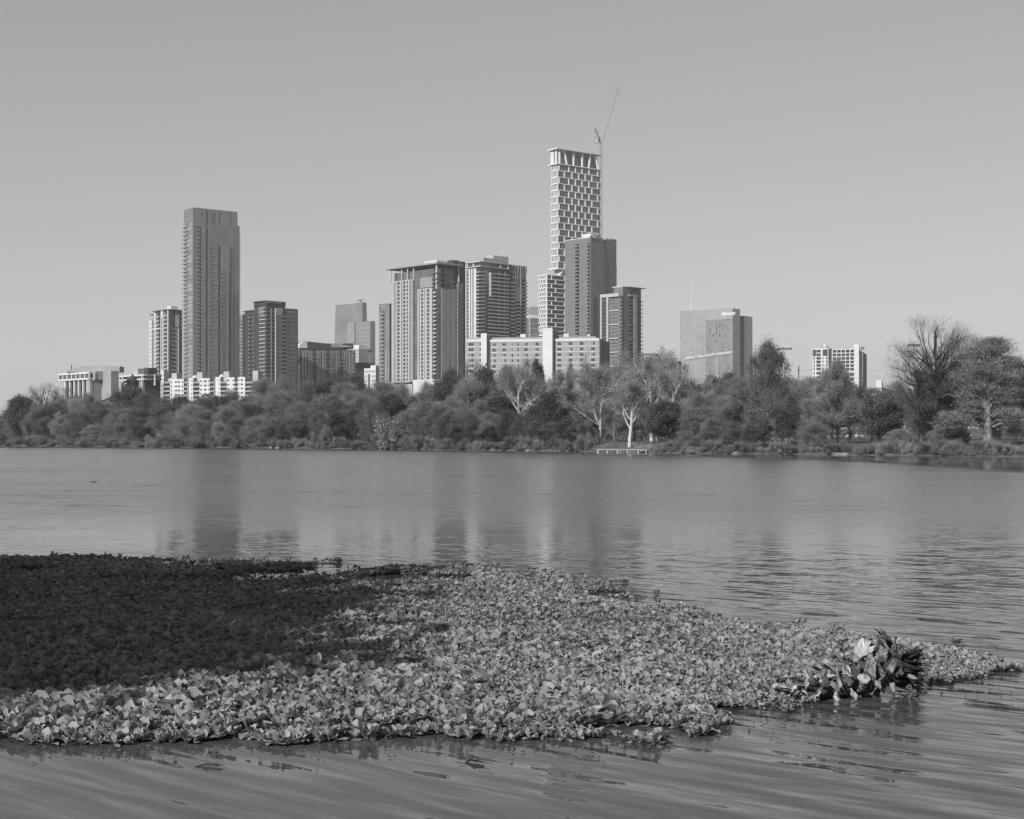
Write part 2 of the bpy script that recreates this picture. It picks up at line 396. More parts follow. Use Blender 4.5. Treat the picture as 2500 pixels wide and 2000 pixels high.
# 1. lakeside slab hotel with a crown gallery
def crown_hotel():
    b = Bld('hotel', 'pale concrete hotel with a white framed crown gallery, far left of the skyline', 'building', 223, 700, 44)
    Z = b.Z; L = b.S('L', 160); R = b.S('R', 266)
    top = Z(908); bot = Z(927)
    b.plan('wall', M_DARK, 0.8, R, 0.8, L, 0, bot)
    b.fb('wall', M_GREY, 'R', b.S('R', 228), b.S('R', 250), 0, bot, -0.4, 0.35)
    # crown
    Lc = b.S('L', 149)
    b.fb('crown', M_WHITE, 'L', -0.8, Lc, top-0.9, top, -12, 1.6)
    b.fb('crown', M_WHITE, 'L', -0.8, Lc, bot, bot+0.8, -12, 1.6)
    b.fb('crown_wall', M_DARK, 'L', 0.2, Lc-0.3, bot+0.8, top-0.9, -11, 0.9)
    n = 7
    for i in range(n+1):
        t = -0.8+(Lc+0.2)*i/n; b.fb('crown', M_WHITE, 'L', t, t+0.6, bot+0.8, top-0.9, 0.9, 1.5)
    for i in range(n):
        t0 = -0.3+(Lc+0.2)*i/n; t1 = -0.8+(Lc+0.2)*(i+1)/n; b.window('L', t0+0.5, t1-0.3, bot+1.1, top-1.2, 0.98, M_GLASS)
    b.fb('crown_wall', M_PALE, 'R', 1.2, b.S('R', 252), bot+0.1, top+0.3, 0.3, 1.6)
    b.fb('crown', M_WHITE, 'R', b.S('R', 250), R, top-0.8, top, -0.5, 1.3)
    b.fb('crown', M_WHITE, 'R', b.S('R', 250), R, bot+0.2, bot+1.0, -0.5, 1.3)
    b.window('R', b.S('R', 253), b.S('R', 263), bot+1.0, top-0.9, 1.0, M_GLASS)
    b.fb('fin', M_WHITE, 'R', b.S('R', 263.5), b.S('R', 265.5), 0, top+0.3, 0.3, 1.8)
    b.fb('fin', M_WHITE, 'R', 0, 0.5, Z(930), top, 1.6, 2.0)
    for px in (163.5, 174.5, 185.5, 196, 207, 217.5):
        t = b.S('L', px); b.item('fin', [(M_WHITE, 'L', t-0.55, t+0.45, 0, bot-0.05, 0.1, 1.1)])
    b.fb('fin', M_PALE, 'L', -0.3, 1.0, 0, bot, -0.5, 1.0)
    # stair slab
    b.sub(271, 697); t = b.S('R', 290)
    b.plan('stair_tower', M_GREY, 0, t, 0, 9, 0, b.Z(906))
    # second wing
    b.sub(355, 716); L2 = b.S('L', 292); R2 = b.S('R', 394); top = b.Z(914); bot = b.Z(928)
    b.plan('wall', M_DARK, 0.8, R2, 0.8, L2, 0, bot)
    b.plan('crown_wall', M_DARK, 0.1, R2, 0.1, L2, bot+0.8, top-0.8)
    b.fb('crown', M_WHITE, 'L', -0.8, L2, top-0.8, top, -6, 1.2); b.fb('crown', M_WHITE, 'L', -0.8, L2, bot, bot+0.8, -6, 1.2)
    b.fb('crown', M_GREY, 'R', 0.2, R2, top-0.8, top, -6, 1.0); b.fb('crown', M_GREY, 'R', 0.2, R2, bot, bot+0.8, -6, 1.0)  # greyer where the band bends from the sun: shade put into the colour
    for px in (306, 330, 354):
        t = b.S('L', px); b.fb('fin', M_WHITE, 'L', t, t+0.7, bot-(6 if px < 350 and px > 310 else 2.0)*1.4, top+0.2, 0.9, 1.6)
    for px in (374, ):
        t = b.S('R', px); b.fb('fin', M_WHITE, 'R', t, t+0.5, bot-2.5, top+0.2, 0.7, 1.5)
    for p0, p1 in ((308, 329), (332, 353)): b.window('L', b.S('L', p1), b.S('L', p0), bot+1, top-1, 0.12, M_GLASS)
    b.window('R', b.S('R', 357), b.S('R', 372), bot+1, top-1, 0.1, M_GLASS); b.window('R', b.S('R', 377), b.S('R', 392), bot+1, top-1, 0.1, M_GLASS)
    b.fb('wall', M_PALE, 'L', b.S('L', 316), b.S('L', 300), b.Z(952), b.Z(932), -0.9, 0)
    b.fb('wall', M_GREY, 'L', b.S('L', 350), b.S('L', 341), 0, b.Z(932), -0.9, 0.3)
    b.fb('fin', M_WHITE, 'L', b.S('L', 345), b.S('L', 343), 0, b.Z(931), 0.3, 0.9)
    b.plan('roof_plant', M_PALE, 3, 8, b.S('L', 323), b.S('L', 314), top, b.Z(897))
    b.plan('roof_plant', M_DARK, 3, 8, b.S('L', 348), b.S('L', 338), top, b.Z(897))
    # sloped auditorium roof on the first wing
    b.sub(223, 700); zt = b.Z(906)
    mb = b._m('roof', M_GREY)
    a0, a1 = 3.0, 13.0
    bb = len(mb.v); s0, s1, s2, s3 = -14.5, -9, 4.5, 13.5
    pr = [(s0, 0), (s0, b.Z(892)-zt), (s1+2, b.Z(890)-zt), (s2, b.Z(891)-zt), (s3, b.Z(903)-zt), (s3, 0)]
    for a in (a0, a1):
        for (t, z) in pr: mb.v.append((a-t*0.62+2, t*0.75+9 if False else t*0.72+9, zt+z))
    # keep it simple: extrude the profile backwards
    k = len(pr)
    for i in range(k, 2*k):
        x, y, z = mb.v[bb+i]; x0, y0, z0 = mb.v[bb+i-k]; mb.v[bb+i] = (x0+6, y0+6.5, z)
    mb.f += [tuple(bb+i for i in range(k)), tuple(bb+2*k-1-i for i in range(k))]
    for i in range(k):
        j = (i+1) % k; mb.f.append((bb+j, bb+i, bb+k+i, bb+k+j))
    b.plan('antenna', M_DARK, 3, 3.3, b.S('L', 160), b.S('L', 160)+0.3, zt, zt+4)
    b.finish()
crown_hotel()

# 2. row of white apartments on the lake front
def white_apartments():
    b = Bld('apartment_block', 'long low white apartment block with boxy roof rooms, before the tallest left tower', 'building', 650, 950, 66)
    S = lambda p: b.S('L', p); ang = 0.0
    def z(py, px):
        return b.Z(py, 'L', S(px))
    b.plan('wall', M_DARK, 1.0, 14, S(640), S(387), 0, z(929, 520))
    def block(p0, p1, top, ws, m=M_WHITE, dd=0.6, dome=False):
        t0, t1 = S(p1), S(p0); zt = z(top, p0)
        b.fb('wall', m, 'L', t0, t1, 0, zt, -6, dd)
        for wp, ww in ws:
            for r in range(5):
                zc = z(top+7+10.4*r, wp)
                a, c = S(wp+ww/2.0), S(wp-ww/2.0); b.window('L', a, c, zc-0.55, zc+0.55, dd+0.05)
        if dome:
            t = (t0+t1)/2; MB().lathe((4-b.a0*0, t, zt), [(2.0, 0), (1.9, 0.7), (1.4, 1.5), (0.5, 1.9)], 10).build('stair_cap', m, b.root)
    block(386, 401, 935, [(393.5, 1.6)]); block(395, 401, 905, [])
    block(416.5, 450, 926, [(420, 3), (431, 5), (438, 5), (447, 3)])
    block(462, 473, 923, [(470, 2)], dome=True)
    block(488.5, 513, 924, [(492.5, 4), (502.5, 6), (511, 2)])
    block(527, 539.5, 921, [(536, 2)], dome=True)
    block(555, 574, 922, [(558.5, 4.5), (571.5, 4)])
    block(582, 599.5, 921, [(585, 2), (592, 5)])
    block(458.3, 460.5, 927, [], M_GREY); block(523, 525, 924, [], M_GREY)
    for p0, p1 in ((402, 415.5), (450.5, 458), (474, 488), (513.5, 522.5), (540, 554.5), (574.5, 581.5), (600, 625)):
        t0, t1 = S(p1), S(p0)
        for r in range(6):
            zz = z(936+10.4*r, (p0+p1)/2); b.item('balcony', [(M_PALE, 'L', t0, t1, zz, zz+0.25, -1, 0.5), (M_GREY, 'L', t0, t1, zz+0.25, zz+1.0, 0.4, 0.48)])
    for p0, p1, y0, y1, p2 in ((417, 429, 911, 924, 447), (479, 492, 909, 922, 515), (544, 557, 907, 921, 583), (615, 628, 905, 918, 648)):
        t0, t1 = S(p1), S(p0); zt = z(y0, p1); zb = z(931, p1)
        b.fb('roof_plant', M_PALE, 'L', t0, t1, zb, zt, -0.9-5.2*(p2-p1)/20, -0.9)
        # the side of each plant room faces away from the sun
    for p0, p1 in ((405, 411),): b._m('stair_cap', M_PALE).lathe((4, S(408), z(931, 408)), [(2.2, 0), (2.0, 1.2), (1.0, 2.2)], 10)
    b.finish()
white_apartments()

# 3. slim pale tower behind the apartments
def pale_tower():
    b = Bld('apartment_tower', 'slim pale tower with white ribs and dark balconies, left of the tallest left tower', 'building', 412, 1180, 40)
    S = b.S; Z = b.Z; L = S('L', 367); R = S('R', 445); Zt = Z(757)
    b.plan('wall', M_LBRICK, 0.4, R, 0.4, L-4, 0, Zt); b.plan('wall', M_LBRICK, 0.4, R-5, L-5, L, 0, Z(770))
    for p0, p1, y0 in ((367, 373, 777), (378.5, 382.5, 760), (394.5, 400.5, 773), (395.5, 399.5, 757), (411, 412.5, 758)):
        b.fb('pier', M_WHITE, 'L', S('L', p1), S('L', p0), 0, Z(y0), 0, 1.0)
    b.fb('pier', M_WHITE, 'L', S('L', 395), S('L', 374), Z(801), Z(798.5), 0, 1.2)
    b.fb('wall', M_DARK, 'L', S('L', 390.5), S('L', 384.5), 0, Z(760), -0.3, 0.1)
    b.fb('wall', M_DARK, 'L', S('L', 410), S('L', 402.5), 0, Z(760), -0.3, 0.1)
    b.balcs('L', 390.5, 383.5, 762, 942, 18, M_PALE, 1.0); b.balcs('L', 410, 401.5, 762, 942, 18, M_PALE, 1.1)
    for p in (370, 380.5, 397.5): b.wgrid('L', p-1.0, p+1.0, 1, 782, 942, 16, 0.8, 0.45, 1.05)
    b.wgrid('R', 418.5, 427.5, 1, 801, 942, 14, 0.85, 0.42, 0.05)
    b.fb('wall', M_DARK, 'R', S('R', 419), S('R', 427), Z(798), Z(758), -0.2, 0.1)
    b.fb('wall', M_PALE, 'R', S('R', 428), S('R', 437), Z(798), Z(768), -0.2, 0.1)
    b.fb('wall', M_DARK, 'R', S('R', 437.5), S('R', 445), 0, Z(757), -0.3, 0.06)
    b.fb('pier', M_PALE, 'R', S('R', 435), S('R', 436.5), 0, Z(800), 0, 0.7)
    b.plan('roof_canopy', M_DARK, -1.2, R-1, -1.2, S('L', 376), Zt, Zt+0.6); b.plan('roof_canopy', M_DARK, -0.6, 8, S('L', 375.5), S('L', 367), Z(764), Z(762))
    b.plan('roof_plant', M_WHITE, 3, 9, 2, 9, Zt+0.6, Z(746))
    for i in range(14): b.fb('balcony_edge', M_GREY, 'L', L, L+1.0, Z(942)+i*3.0, Z(942)+i*3.0+0.9, -2.0, -0.6)
    b.finish()
pale_tower()

# 4. the tallest left tower, grey glass
def left_tower():
    b = Bld('glass_tower', 'tallest tower on the left, grey glass with dark vertical slots and a stepped top', 'building', 471, 1130, 37)
    S = b.S; Z = b.Z; L = S('L', 457); R = S('R', 580); zt = Z(508); zs = Z(541)
    b.plan('glass_wall', M_GLASSM, 0, R, 0, L+6, zs, zt)
    b.plan('glass_wall', M_GLASSM, 0, S('R', 585), 0, L+6, 0, zs)
    b.fb('glass_wall', M_GLASS, 'L', L, S('L', 445), 0, Z(535), -14, -1.5)
    b.balcs('L', 457, 446, 541, 942, 40, M_MID, 0.9, 1.1, M_GREY)
    # pale panes near the corner: sky reflections put into their colour
    fl = (Z(541)-Z(942))/40.0
    for i in range(40):
        z = Z(942)+fl*i; r = RB.random()
        m = M_BLIND_REFL if r < 0.42 else M_GLASSL if r < 0.7 else M_GLASSM
        if r < 0.7: b.item('window', [(m, 'L', 0.6, L*(0.95 if RB.random() < .7 else .5), z+0.3, z+fl-0.1, -0.2, 0.05)])
    for py in np.arange(541, 945, 10.0): b.fb('floor_line', M_MID, 'L', 0.2, L, Z(py), Z(py)+0.3, 0, 0.12)
    def slot(p0, p1, y0, dk=M_DARK):
        b.fb('recess', dk, 'R', S('R', p0), S('R', p1), 0, Z(y0), -0.5, 0.05)
    def stripe(p0, p1, y0, y1=950, m=M_MID, d=0.5):
        b.fb('pier', m, 'R', S('R', p0), S('R', p1), Z(y1), Z(y0), 0, d)
    slot(487.5, 490, 555); slot(503.5, 506.5, 556); slot(533, 537.5, 594); slot(561.5, 565.5, 597); slot(551, 552.5, 658)
    stripe(495.5, 502.5, 508, m=M_MID); stripe(507.5, 512, 594); stripe(553, 558, 655); stripe(566, 567.2, 597)
    for p in (492.5, 505.5, 517, 523, 535, 562): stripe(p, p+1.4, 512, 545, M_DARK, 0.12)
    for p in np.arange(568, 584, 2.2): stripe(p, p+0.5, 545, 950, M_MID, 0.15)
    for p in np.arange(510, 560, 2.4): stripe(p, p+0.4, 545, 592, M_MID, 0.1)
    b.balcs('R', 477, 487.5, 542, 942, 40, M_MID, 0.9, 1.0, M_GLASSL)
    b.balcs('R', 513, 516.5, 592, 942, 35, M_PALE, 0.8, 0.6, M_GLASSL)
    b.slabs('floor_line', M_DARK, 'R', 517, 532, 592, 942, 35, 0.3, 0, 0.10)
    b.slabs('floor_line', M_DARK, 'R', 538, 551, 655, 942, 28, 0.3, 0, 0.10)
    b.balcs('R', 538.5, 542, 660, 942, 28, M_GREY, 0.8, 0.6, M_GLASSL)
    b.balcs('R', 583.5, 586.5, 552, 942, 40, M_MID, 0.6, 1.0)
    b.plan('parapet', M_MID, 0.15, R-0.15, 0.15, L+5.8, zt, zt+0.5)
    b.finish()
left_tower()

# 4b. sliver of a farther tower between the two left towers
def sliver():
    b = Bld('apartment_tower', 'grey tower with pale balcony rails, half hidden behind the tallest left tower', 'building', 592, 1300, 50)
    b.plan('wall', M_MID, 0, 16, 0, 18, 0, b.Z(770)); b.plan('wall', M_GREY, 1, 8, 0.5, 12, b.Z(770), b.Z(766))
    b.balcs('L', 591, 585, 775, 940, 20, M_PALE, 1.2); b.finish()
sliver()

# 5. dark tower with white slab edges
def dark_white_tower():
    b = Bld('apartment_tower', 'dark tower with white slab edges up its middle, just right of the tallest left tower', 'building', 649, 1130, 46)
    S = b.S; Z = b.Z; Zt = Z(752)
    L1 = S('L', 634); R1 = S('R', 690)
    b.plan('wall', M_DARK, 0.6, R1, 0.6, L1+8, 0, Z(746)); b.plan('wall', M_DARK, 1.2, R1+4, 1.5, L1+9, Z(746), Z(735))
    n = 20
    z0, z1 = Z(944), Z(752)
    for i in range(n+1):
        z = z0+(z1-z0)*i/n
        b.fb('floor_slab', M_WHITE, 'L', 0, L1, z, z+0.42, -0.5, 0.7); b.fb('floor_slab', M_MID, 'R', 0.2, S('R', 671), z, z+0.35, -0.4, 0.5)
        b.fb('floor_slab', M_PALE, 'R', S('R', 672), R1, z, z+0.42, -0.5, 0.7)
    for i in range(n):
        z = z0+(z1-z0)*i/n; h = (z1-z0)/n
        for k in range(4):
            t = L1*(k+.5)/4; b.item('window', [(M_GLASS, 'L', t-L1*.1, t+L1*.1, z+0.6, z+h-0.3, -0.7, -0.35)])
        a, c = S('R', 673), S('R', 689.5); b.item('window', [(M_GLASS, 'R', a, c, z+0.6, z+h-0.2, -0.6, 0.3)])
        a, c = S('R', 651), S('R', 669); b.item('balcony', [(M_MID, 'R', a, c, z+0.4, z+1.3, 0.4, 0.5)])
    b.fb('pier', M_WHITE, 'R', S('R', 671), S('R', 672), z0, z1, 0.1, 1.0); b.fb('pier', M_PALE, 'R', S('R', 661), S('R', 661.6), z0, z1, 0.1, 0.7)
    for p in (635, 637.5, 640, 642.5, 645): b.fb('screen', M_PALE, 'L', S('L', p), S('L', p)+0.35, Z(767), Z(751), 0.7, 1.0)
    for p in range(672, 690, 2): b.fb('screen', M_PALE, 'R', S('R', p), S('R', p)+0.3, Z(767), Z(752), 0.72, 0.95)
    # left wing, dark, set back
    b.fb('wall', M_DARK, 'L', L1, S('L', 594), 0, Z(753), -12, -1.5)
    for p0, p1 in ((604, 609), (615, 622)):
        a, c = S('L', p1), S('L', p0); h = 3.06
        b.fb('recess', M_WIN, 'L', a, c, 6, Z(765), -1.6, -1.44)
        for i in range(17):
            b.item('balcony', [(M_MID, 'L', a, c, Z(930)+i*h, Z(930)+i*h+0.9, -1.42, -0.6)])
    b.fb('roof_canopy', M_DARK, 'L', S('L', 630), S('L', 591), Z(756), Z(754), -10, -0.8)
    b.fb('roof_canopy', M_DARK, 'L', S('L', 634), S('L', 619), Z(744), Z(743), -10, 0)
    # right wing of grey glass
    b.fb('recess', M_DARK, 'R', S('R', 691), S('R', 697), 0, Z(747), -3, -0.6)
    b.fb('wall', M_DARK, 'R', S('R', 697), S('R', 728), 0, Z(749), -14, -0.3)
    b.fb('glass_wall', M_GLASS, 'R', S('R', 698), S('R', 725.5), 0, Z(754), -0.5, 0.0)
    for p in (704, 707, 714, 720): b.fb('mullion', M_MID, 'R', S('R', p), S('R', p)+0.4, 0, Z(755), 0, 0.15)
    b.slabs('floor_slab', M_DARK, 'R', 698, 728, 762, 944, 18, 0.3, 0.0, 0.3)
    b.balcs('R', 690.5, 696.5, 762, 944, 19, M_GREY, 0.9)
    b.fb('crown', M_PALE, 'R', S('R', 652), S('R', 688), Z(738), Z(736.5), -5, 0.2)
    b.plan('roof_canopy', M_DARK, -0.3, R1+3.5, 0.3, L1+9.5, Z(735), Z(733.5))
    b.finish()
dark_white_tower()

# 6. broad mid-rise with a swooping roof
def swoop_block():
    b = Bld('apartment_block', 'broad grey mid-rise with a swooping roof, left of the leaning glass tower', 'building', 722, 1200, 30)
    S = b.S; Z = b.Z
    def z(py, px): return b.Z(py, 'R', S('R', px))
    R = S('R', 868)
    b.plan('wall', M_MID, 0, R, 0, 18, 0, z(853, 790))
    for p0, p1 in ((731, 735), (763, 771), (796.5, 804.5), (829, 835)):
        b.fb('recess', M_DARK, 'R', S('R', p0), S('R', p1), 0, z(851, p0), -0.5, 0.06)
    for p0, p1 in ((736, 748), (752, 762), (773, 782), (785, 795), (806, 815), (818, 828), (838, 847), (849, 862)):
        b.fb('glass_wall', M_GLASSL, 'R', S('R', p0), S('R', p1), 0, z(861, p0), -0.4, 0.35)
        c = (p0+p1)/2
        for q in (p0-1.2, c): b.fb('mullion', M_DARK, 'R', S('R', q), S('R', q)+0.5, 0, z(861, p0), 0.35, 0.5)
    b.slabs('floor_slab', M_MID, 'R', 728, 866, 862, 944, 9, 0.35, 0, 0.55)
    for p0, p1 in ((759, 764), (770, 775), (792, 797), (804, 809), (825, 830), (834, 839)):
        b.balcs('R', p0, p1, 866, 944, 9, M_MID, 1.3)
    # roof: dark curved band between rising ends
    mb = b._m('roof', M_DARK); pts = []
    for i in range(13):
        t = i/12.0; px = 746+t*(862-746); top = 833+3.5*math.sin(t*math.pi)+5*t; pts.append((S('R', px), z(top, px), z(853, px)))
    for (a, zt, zb), (c, zt2, zb2) in zip(pts, pts[1:]):
        k = len(mb.v)
        for (x, zz) in ((a, zb), (c, zb2), (c, zt2), (a, zt)): mb.v.append((x, -0.6, zz))
        for (x, zz) in ((a, zb), (c, zb2), (c, zt2), (a, zt)): mb.v.append((x, 12, zz))
        mb.f += [(k, k+1, k+2, k+3), (k+3, k+2, k+6, k+7), (k+5, k+4, k+7, k+6)]
    b.fb('roof', M_GREY, 'R', S('R', 808), S('R', 835), z(848, 820), z(839, 820), 0, 0.7)
    # round white end
    mb = b._m('roof_drum', M_WHITE); x0 = S('R', 729); x1 = S('R', 749)
    pr = [(x0, z(850, 729)), (x0+0.5, z(843, 729)), (x0+2.0, z(838, 732)), (x0+4.5, z(834, 738)), (x1, z(833, 748)), (x1, z(850, 748))]
    k = len(mb.v); n = len(pr)
    mb.v += [(x, -0.9, zz) for x, zz in pr]+[(x, 12, zz) for x, zz in pr]
    mb.f += [tuple(range(k, k+n)), tuple(range(k+2*n-1, k+n-1, -1))]+[(k+(i+1) % n, k+i, k+n+i, k+n+(i+1) % n) for i in range(n)]
    mb = b._m('roof_ring', M_WHITE); cx_, cz_ = S('R', 849), z(845, 849)
    for i in range(20):
        t0, t1 = 2*math.pi*i/20, 2*math.pi*(i+1)/20
        mb.tube((cx_+5.5*math.cos(t0), 4*math.sin(t0), cz_+0.5*math.sin(t0)), (cx_+5.5*math.cos(t1), 4*math.sin(t1), cz_+0.5*math.sin(t1)), 0.35, 0.35, 4)
    for dx in (-4, 0, 4): mb.tube((cx_+dx, 0, z(853, 849)), (cx_+dx, 0, cz_), 0.2, 0.2, 4)
    b.finish()
swoop_block()

# 7. leaning glass tower
def sail_tower():
    b = Bld('glass_tower', 'pale glass tower tapering upward, alone in the gap left of the broad central tower', 'building', 884, 1700, 44)
    S = b.S; Z = b.Z; z0 = 0; z1 = Z(738)
    L, R = S('L', 811), S('R', 906); Lt = S('L', 817.5); Rt = S('R', 896)
    mb = b._m('glass_wall', mat('sail_glass', 0.155, 0.15, 0.2, 0.05, 0.8, 1.6))
    mb.prism([(0, 0), (R, 0), (R, L), (0, L)], z0, z1, [(1.0, 0.5), (Rt, 1.0), (Rt, Lt), (1.0, Lt)])
    mb.v = [(x, y, z) for x, y, z in mb.v]
    b.fb('glass_wall', M_GLASSL, 'L', S('L', 866), S('L', 849), 0, Z(784), -2, 0.5)
    b.sub(906, 1690); 
    b.plan('lower_wing', mat('sail_glass', 0.155), -1, 6, 0, b.S('L', 872), 0, b.Z(784))
    b.slabs('floor_line', M_PALE, 'L', 873, 905, 790, 842, 5, 0.4, 1.0, 1.2)
    b.sub(884, 1700)
    b.plan('crane_arm', M_DARK, 6, 7, 6, 16, z1+3.0, z1+3.8); b.plan('crane_arm', M_DARK, 6.2, 6.8, 10, 11, z1, z1+3.0)
    b.finish()
sail_tower()

# 8. cluster of low buildings in that gap
def gap_buildings():
    b = Bld('office_building', 'small pale office building with a white window frame, below the leaning glass tower', 'building', 876, 1500, 44)
    b.plan('wall', M_GREY, 0, b.S('R', 912), 0, b.S('L', 852), 0, b.Z(852)); b.plan('roof', M_WHITE, 1, 9, 1, 12, b.Z(852), b.Z(842))
    b.fb('frame', M_WHITE, 'L', 0.2, b.S('L', 861), b.Z(886), b.Z(850), 0, 0.4)
    b.wgrid('L', 875, 862, 3, 852, 884, 4, 0.65, 0.7, 0.5, M_GLASS); b.window('R', b.S('R', 899), b.S('R', 908), b.Z(858), b.Z(852), 0.1)
    b.fb('wall', M_GLASSL, 'R', b.S('R', 900), b.S('R', 911), 0, b.Z(862), 0, 0.3)
    b.finish()
    b = Bld('office_building', 'low dark brick building under a flat dark roof slab, left of the small white block', 'building', 862, 1250, 20)
    b.plan('wall', M_BRICK, 0, b.S('R', 894), 0, 14, 0, b.Z(898)); b.plan('roof', M_DARK, -1, b.S('R', 915), -1, 15, b.Z(898), b.Z(885))
    b.wgrid('R', 864, 892, 7, 903, 940, 4, 0.45, 0.5, 0.05); b.finish()
    b = Bld('office_building', 'small bright white block with narrow windows, at the narrow grey tower\'s foot', 'building', 917, 1150, 62)
    b.plan('wall', M_WHITE, 0, b.S('R', 926), 0, b.S('L', 889), 0, b.Z(899)); b.plan('penthouse', M_WHITE, 1, 6, 0.5, b.S('L', 903), b.Z(899), b.Z(892))
    b.wgrid('L', 916, 890, 6, 902, 912, 1, 0.4, 0.6, 0.05); b.wgrid('L', 916, 907, 2, 914, 955, 4, 0.45, 0.6, 0.05); b.wgrid('L', 896, 890, 2, 914, 955, 4, 0.45, 0.6, 0.05)
    b.window('L', b.S('L', 904), b.S('L', 898), b.Z(950), b.Z(913), 0.05, M_GLASS); b.finish()
gap_buildings()

# 9. narrow grey tower against the central one
def annex():
    b = Bld('apartment_tower', 'narrow grey tower with one dark window column, left of the broad central tower', 'building', 951, 1095, 60)
    S = b.S; Z = b.Z
    b.plan('wall', M_MID, 0, 2.5, 0, S('L', 925.5), 0, Z(741))
    b.wgrid('L', 932, 938.5, 1, 756, 950, 20, 1.0, 0.5, 0.1); b.wgrid('L', 926.5, 930, 1, 746, 950, 21, 0.5, 0.4, 0.05)
    b.balcs('L', 931, 939, 756, 950, 20, M_PALE, 0.9, 0.5)
    for p in (926, 931, 937, 943): b.fb('pier', M_GREY, 'L', S('L', p+0.8), S('L', p), Z(757), Z(740), 0, 0.4)
    b.fb('pier', M_GREY, 'L', 0, S('L', 926), Z(742), Z(740.5), 0, 0.5)
    b.fb('pier', M_PALE, 'L', S('L', 944.2), S('L', 942.8), 0, Z(850), 0, 0.5); b.finish()
annex()

# 10. the broad central tower
def central_tower():
    b = Bld('apartment_tower', 'broad central tower with overhanging flat roof and two tall pale gridded bays', 'building', 1067, 1050, 45)
    S = b.S; Z = b.Z; zt = Z(645); L = S('L', 962); R = S('R', 1128)
    b.plan('wall', M_DARK, 0.5, R, 0.5, L, 0, Z(655)); b.fb('wall', M_GLASS, 'L', L, S('L', 953), 0, Z(678), -9, -3)
    b.fb('glass_wall', M_GLASS, 'L', S('L', 1022), S('L', 1012), 0, Z(655), -0.5, 0.2)
    b.fb('glass_wall', M_GLASS, 'L', S('L', 1060), S('L', 1012), Z(700), Z(655), -0.5, 0.1)
    b.fb('glass_wall', M_GLASS, 'L', S('L', 1012), S('L', 969), Z(676), Z(655), -0.5, -0.2)
    b.fb('glass_wall', M_GLASSL, 'L', S('L', 1056), S('L', 1026), Z(699), Z(674), 0.1, 0.15)
    # roof
    b.plan('roof', M_GREY, -2.5, R-1, -2.5, S('L', 946), zt, zt+1.3); b.plan('roof', M_WHITE, 2, 10, 2, 16, zt+1.3, zt+3.2)
    for px in (956, 983, 997, 1012): b.fb('column', M_WHITE, 'L', S('L', px), S('L', px)+0.5, Z(678), zt, 0.1, 0.9)
    b.fb('column', M_WHITE, 'L', -0.1, 0.7, Z(705), zt, -0.5, 0.7)
    def bay(p0, p1, ytop, piers, cols):
        a, c = S('L', p1), S('L', p0)
        b.fb('bay_frame', M_PALE, 'L', a, c, Z(ytop+3), Z(ytop), 0, 1.5)
        for q0, q1 in piers: b.fb('bay_frame', M_PALE, 'L', S('L', q1), S('L', q0), Z(930), Z(ytop+3), 0, 1.5)
        n = int((930-ytop)/9.6); h = (Z(ytop+3)-Z(930))/n
        for q0, q1, balc in cols:
            s0, s1 = S('L', q1), S('L', q0)
            b.fb('recess', M_DARK, 'L', s0, s1, Z(930), Z(ytop+3), 0, 0.12)
            for i in range(n):
                z = Z(930)+h*i
                if balc: b.item('balcony', [(M_PALE, 'L', s0, s1, z, z+0.3, 0.1, 1.2), (M_GREY, 'L', s0+(s1-s0)*0.1, s1, z+0.31, z+1.1, 1.1, 1.2)])
                else: b.item('window', [(M_GLASS, 'L', s0, s1, z+0.6, z+h-0.1, 0.1, 0.3)]); b.fb('bay_frame', M_PALE, 'L', s0, s1, z-0.1, z+0.55, 0.12, 0.9)
    bay(962, 1011, 676, [(962, 965), (967, 969), (970.5, 973.5), (979.5, 983.5), (985.5, 988), (993.5, 996.5), (1000, 1003.5), (1005, 1006), (1008.5, 1011)],
        [(965, 967, 0), (969, 970.5, 0), (973.5, 979.5, 1), (983.5, 985.5, 0), (988, 993.5, 1), (996.5, 1000, 1), (1003.5, 1005, 0), (1006, 1008.5, 0)])
    bay(1023, 1058.5, 702, [(1023, 1026.5), (1028.5, 1032), (1037, 1040.5), (1042, 1046), (1052, 1058.5)],
        [(1026.5, 1028.5, 0), (1032, 1037, 1), (1040.5, 1042, 0), (1046, 1052, 1)])
    b.balcs('L', 1067, 1060, 706, 924, 22, M_PALE, 1.2)
    for py in (667, 681, 691): b.plan('floor_slab', M_MID, -1.6, 9, -1.6, 5, Z(py), Z(py)+0.5)
    # shaded right side
    b.fb('glass_wall', M_GLASS, 'R', S('R', 1068), S('R', 1076.5), 0, Z(655), -0.4, 0.1)
    for p0, p1 in ((1077, 1088.5), (1090, 1098.5), (1100.5, 1112)): b.fb('wall_panel', M_GREY, 'R', S('R', p0), S('R', p1), 0, Z(701), -0.2, 0.5)
    b.fb('wall_panel', M_MID, 'R', S('R', 1084), S('R', 1106), Z(700), Z(653), -0.2, 0.4)
    b.fb('column', M_WHITE, 'R', S('R', 1118), S('R', 1119.5), Z(700), zt, 0, 0.8)
    b.fb('floor_slab', M_GREY, 'R', S('R', 1107), S('R', 1119), Z(684), Z(683), 0, 1.0); b.fb('floor_slab', M_GREY, 'R', S('R', 1107), S('R', 1119), Z(696), Z(695), 0, 1.0)
    # rear section seen past the right corner
    b.sub(1119, 1062); 
    b.plan('wall', M_MID, 0, b.S('R', 1131), 0, 14, 0, b.Z(690)); b.plan('wall', M_DARK, b.S('R', 1131), b.S('R', 1143), 3, 18, 0, b.Z(636)); b.plan('wall', M_DARK, 1, b.S('R', 1136), 6, 18, b.Z(690), b.Z(637))
    for i in range(22): b.item('balcony', [(M_GREY, 'R', -2.2, 0.2, b.Z(930)+i*3.0, b.Z(930)+i*3.0+0.3, 0, 0.8)])
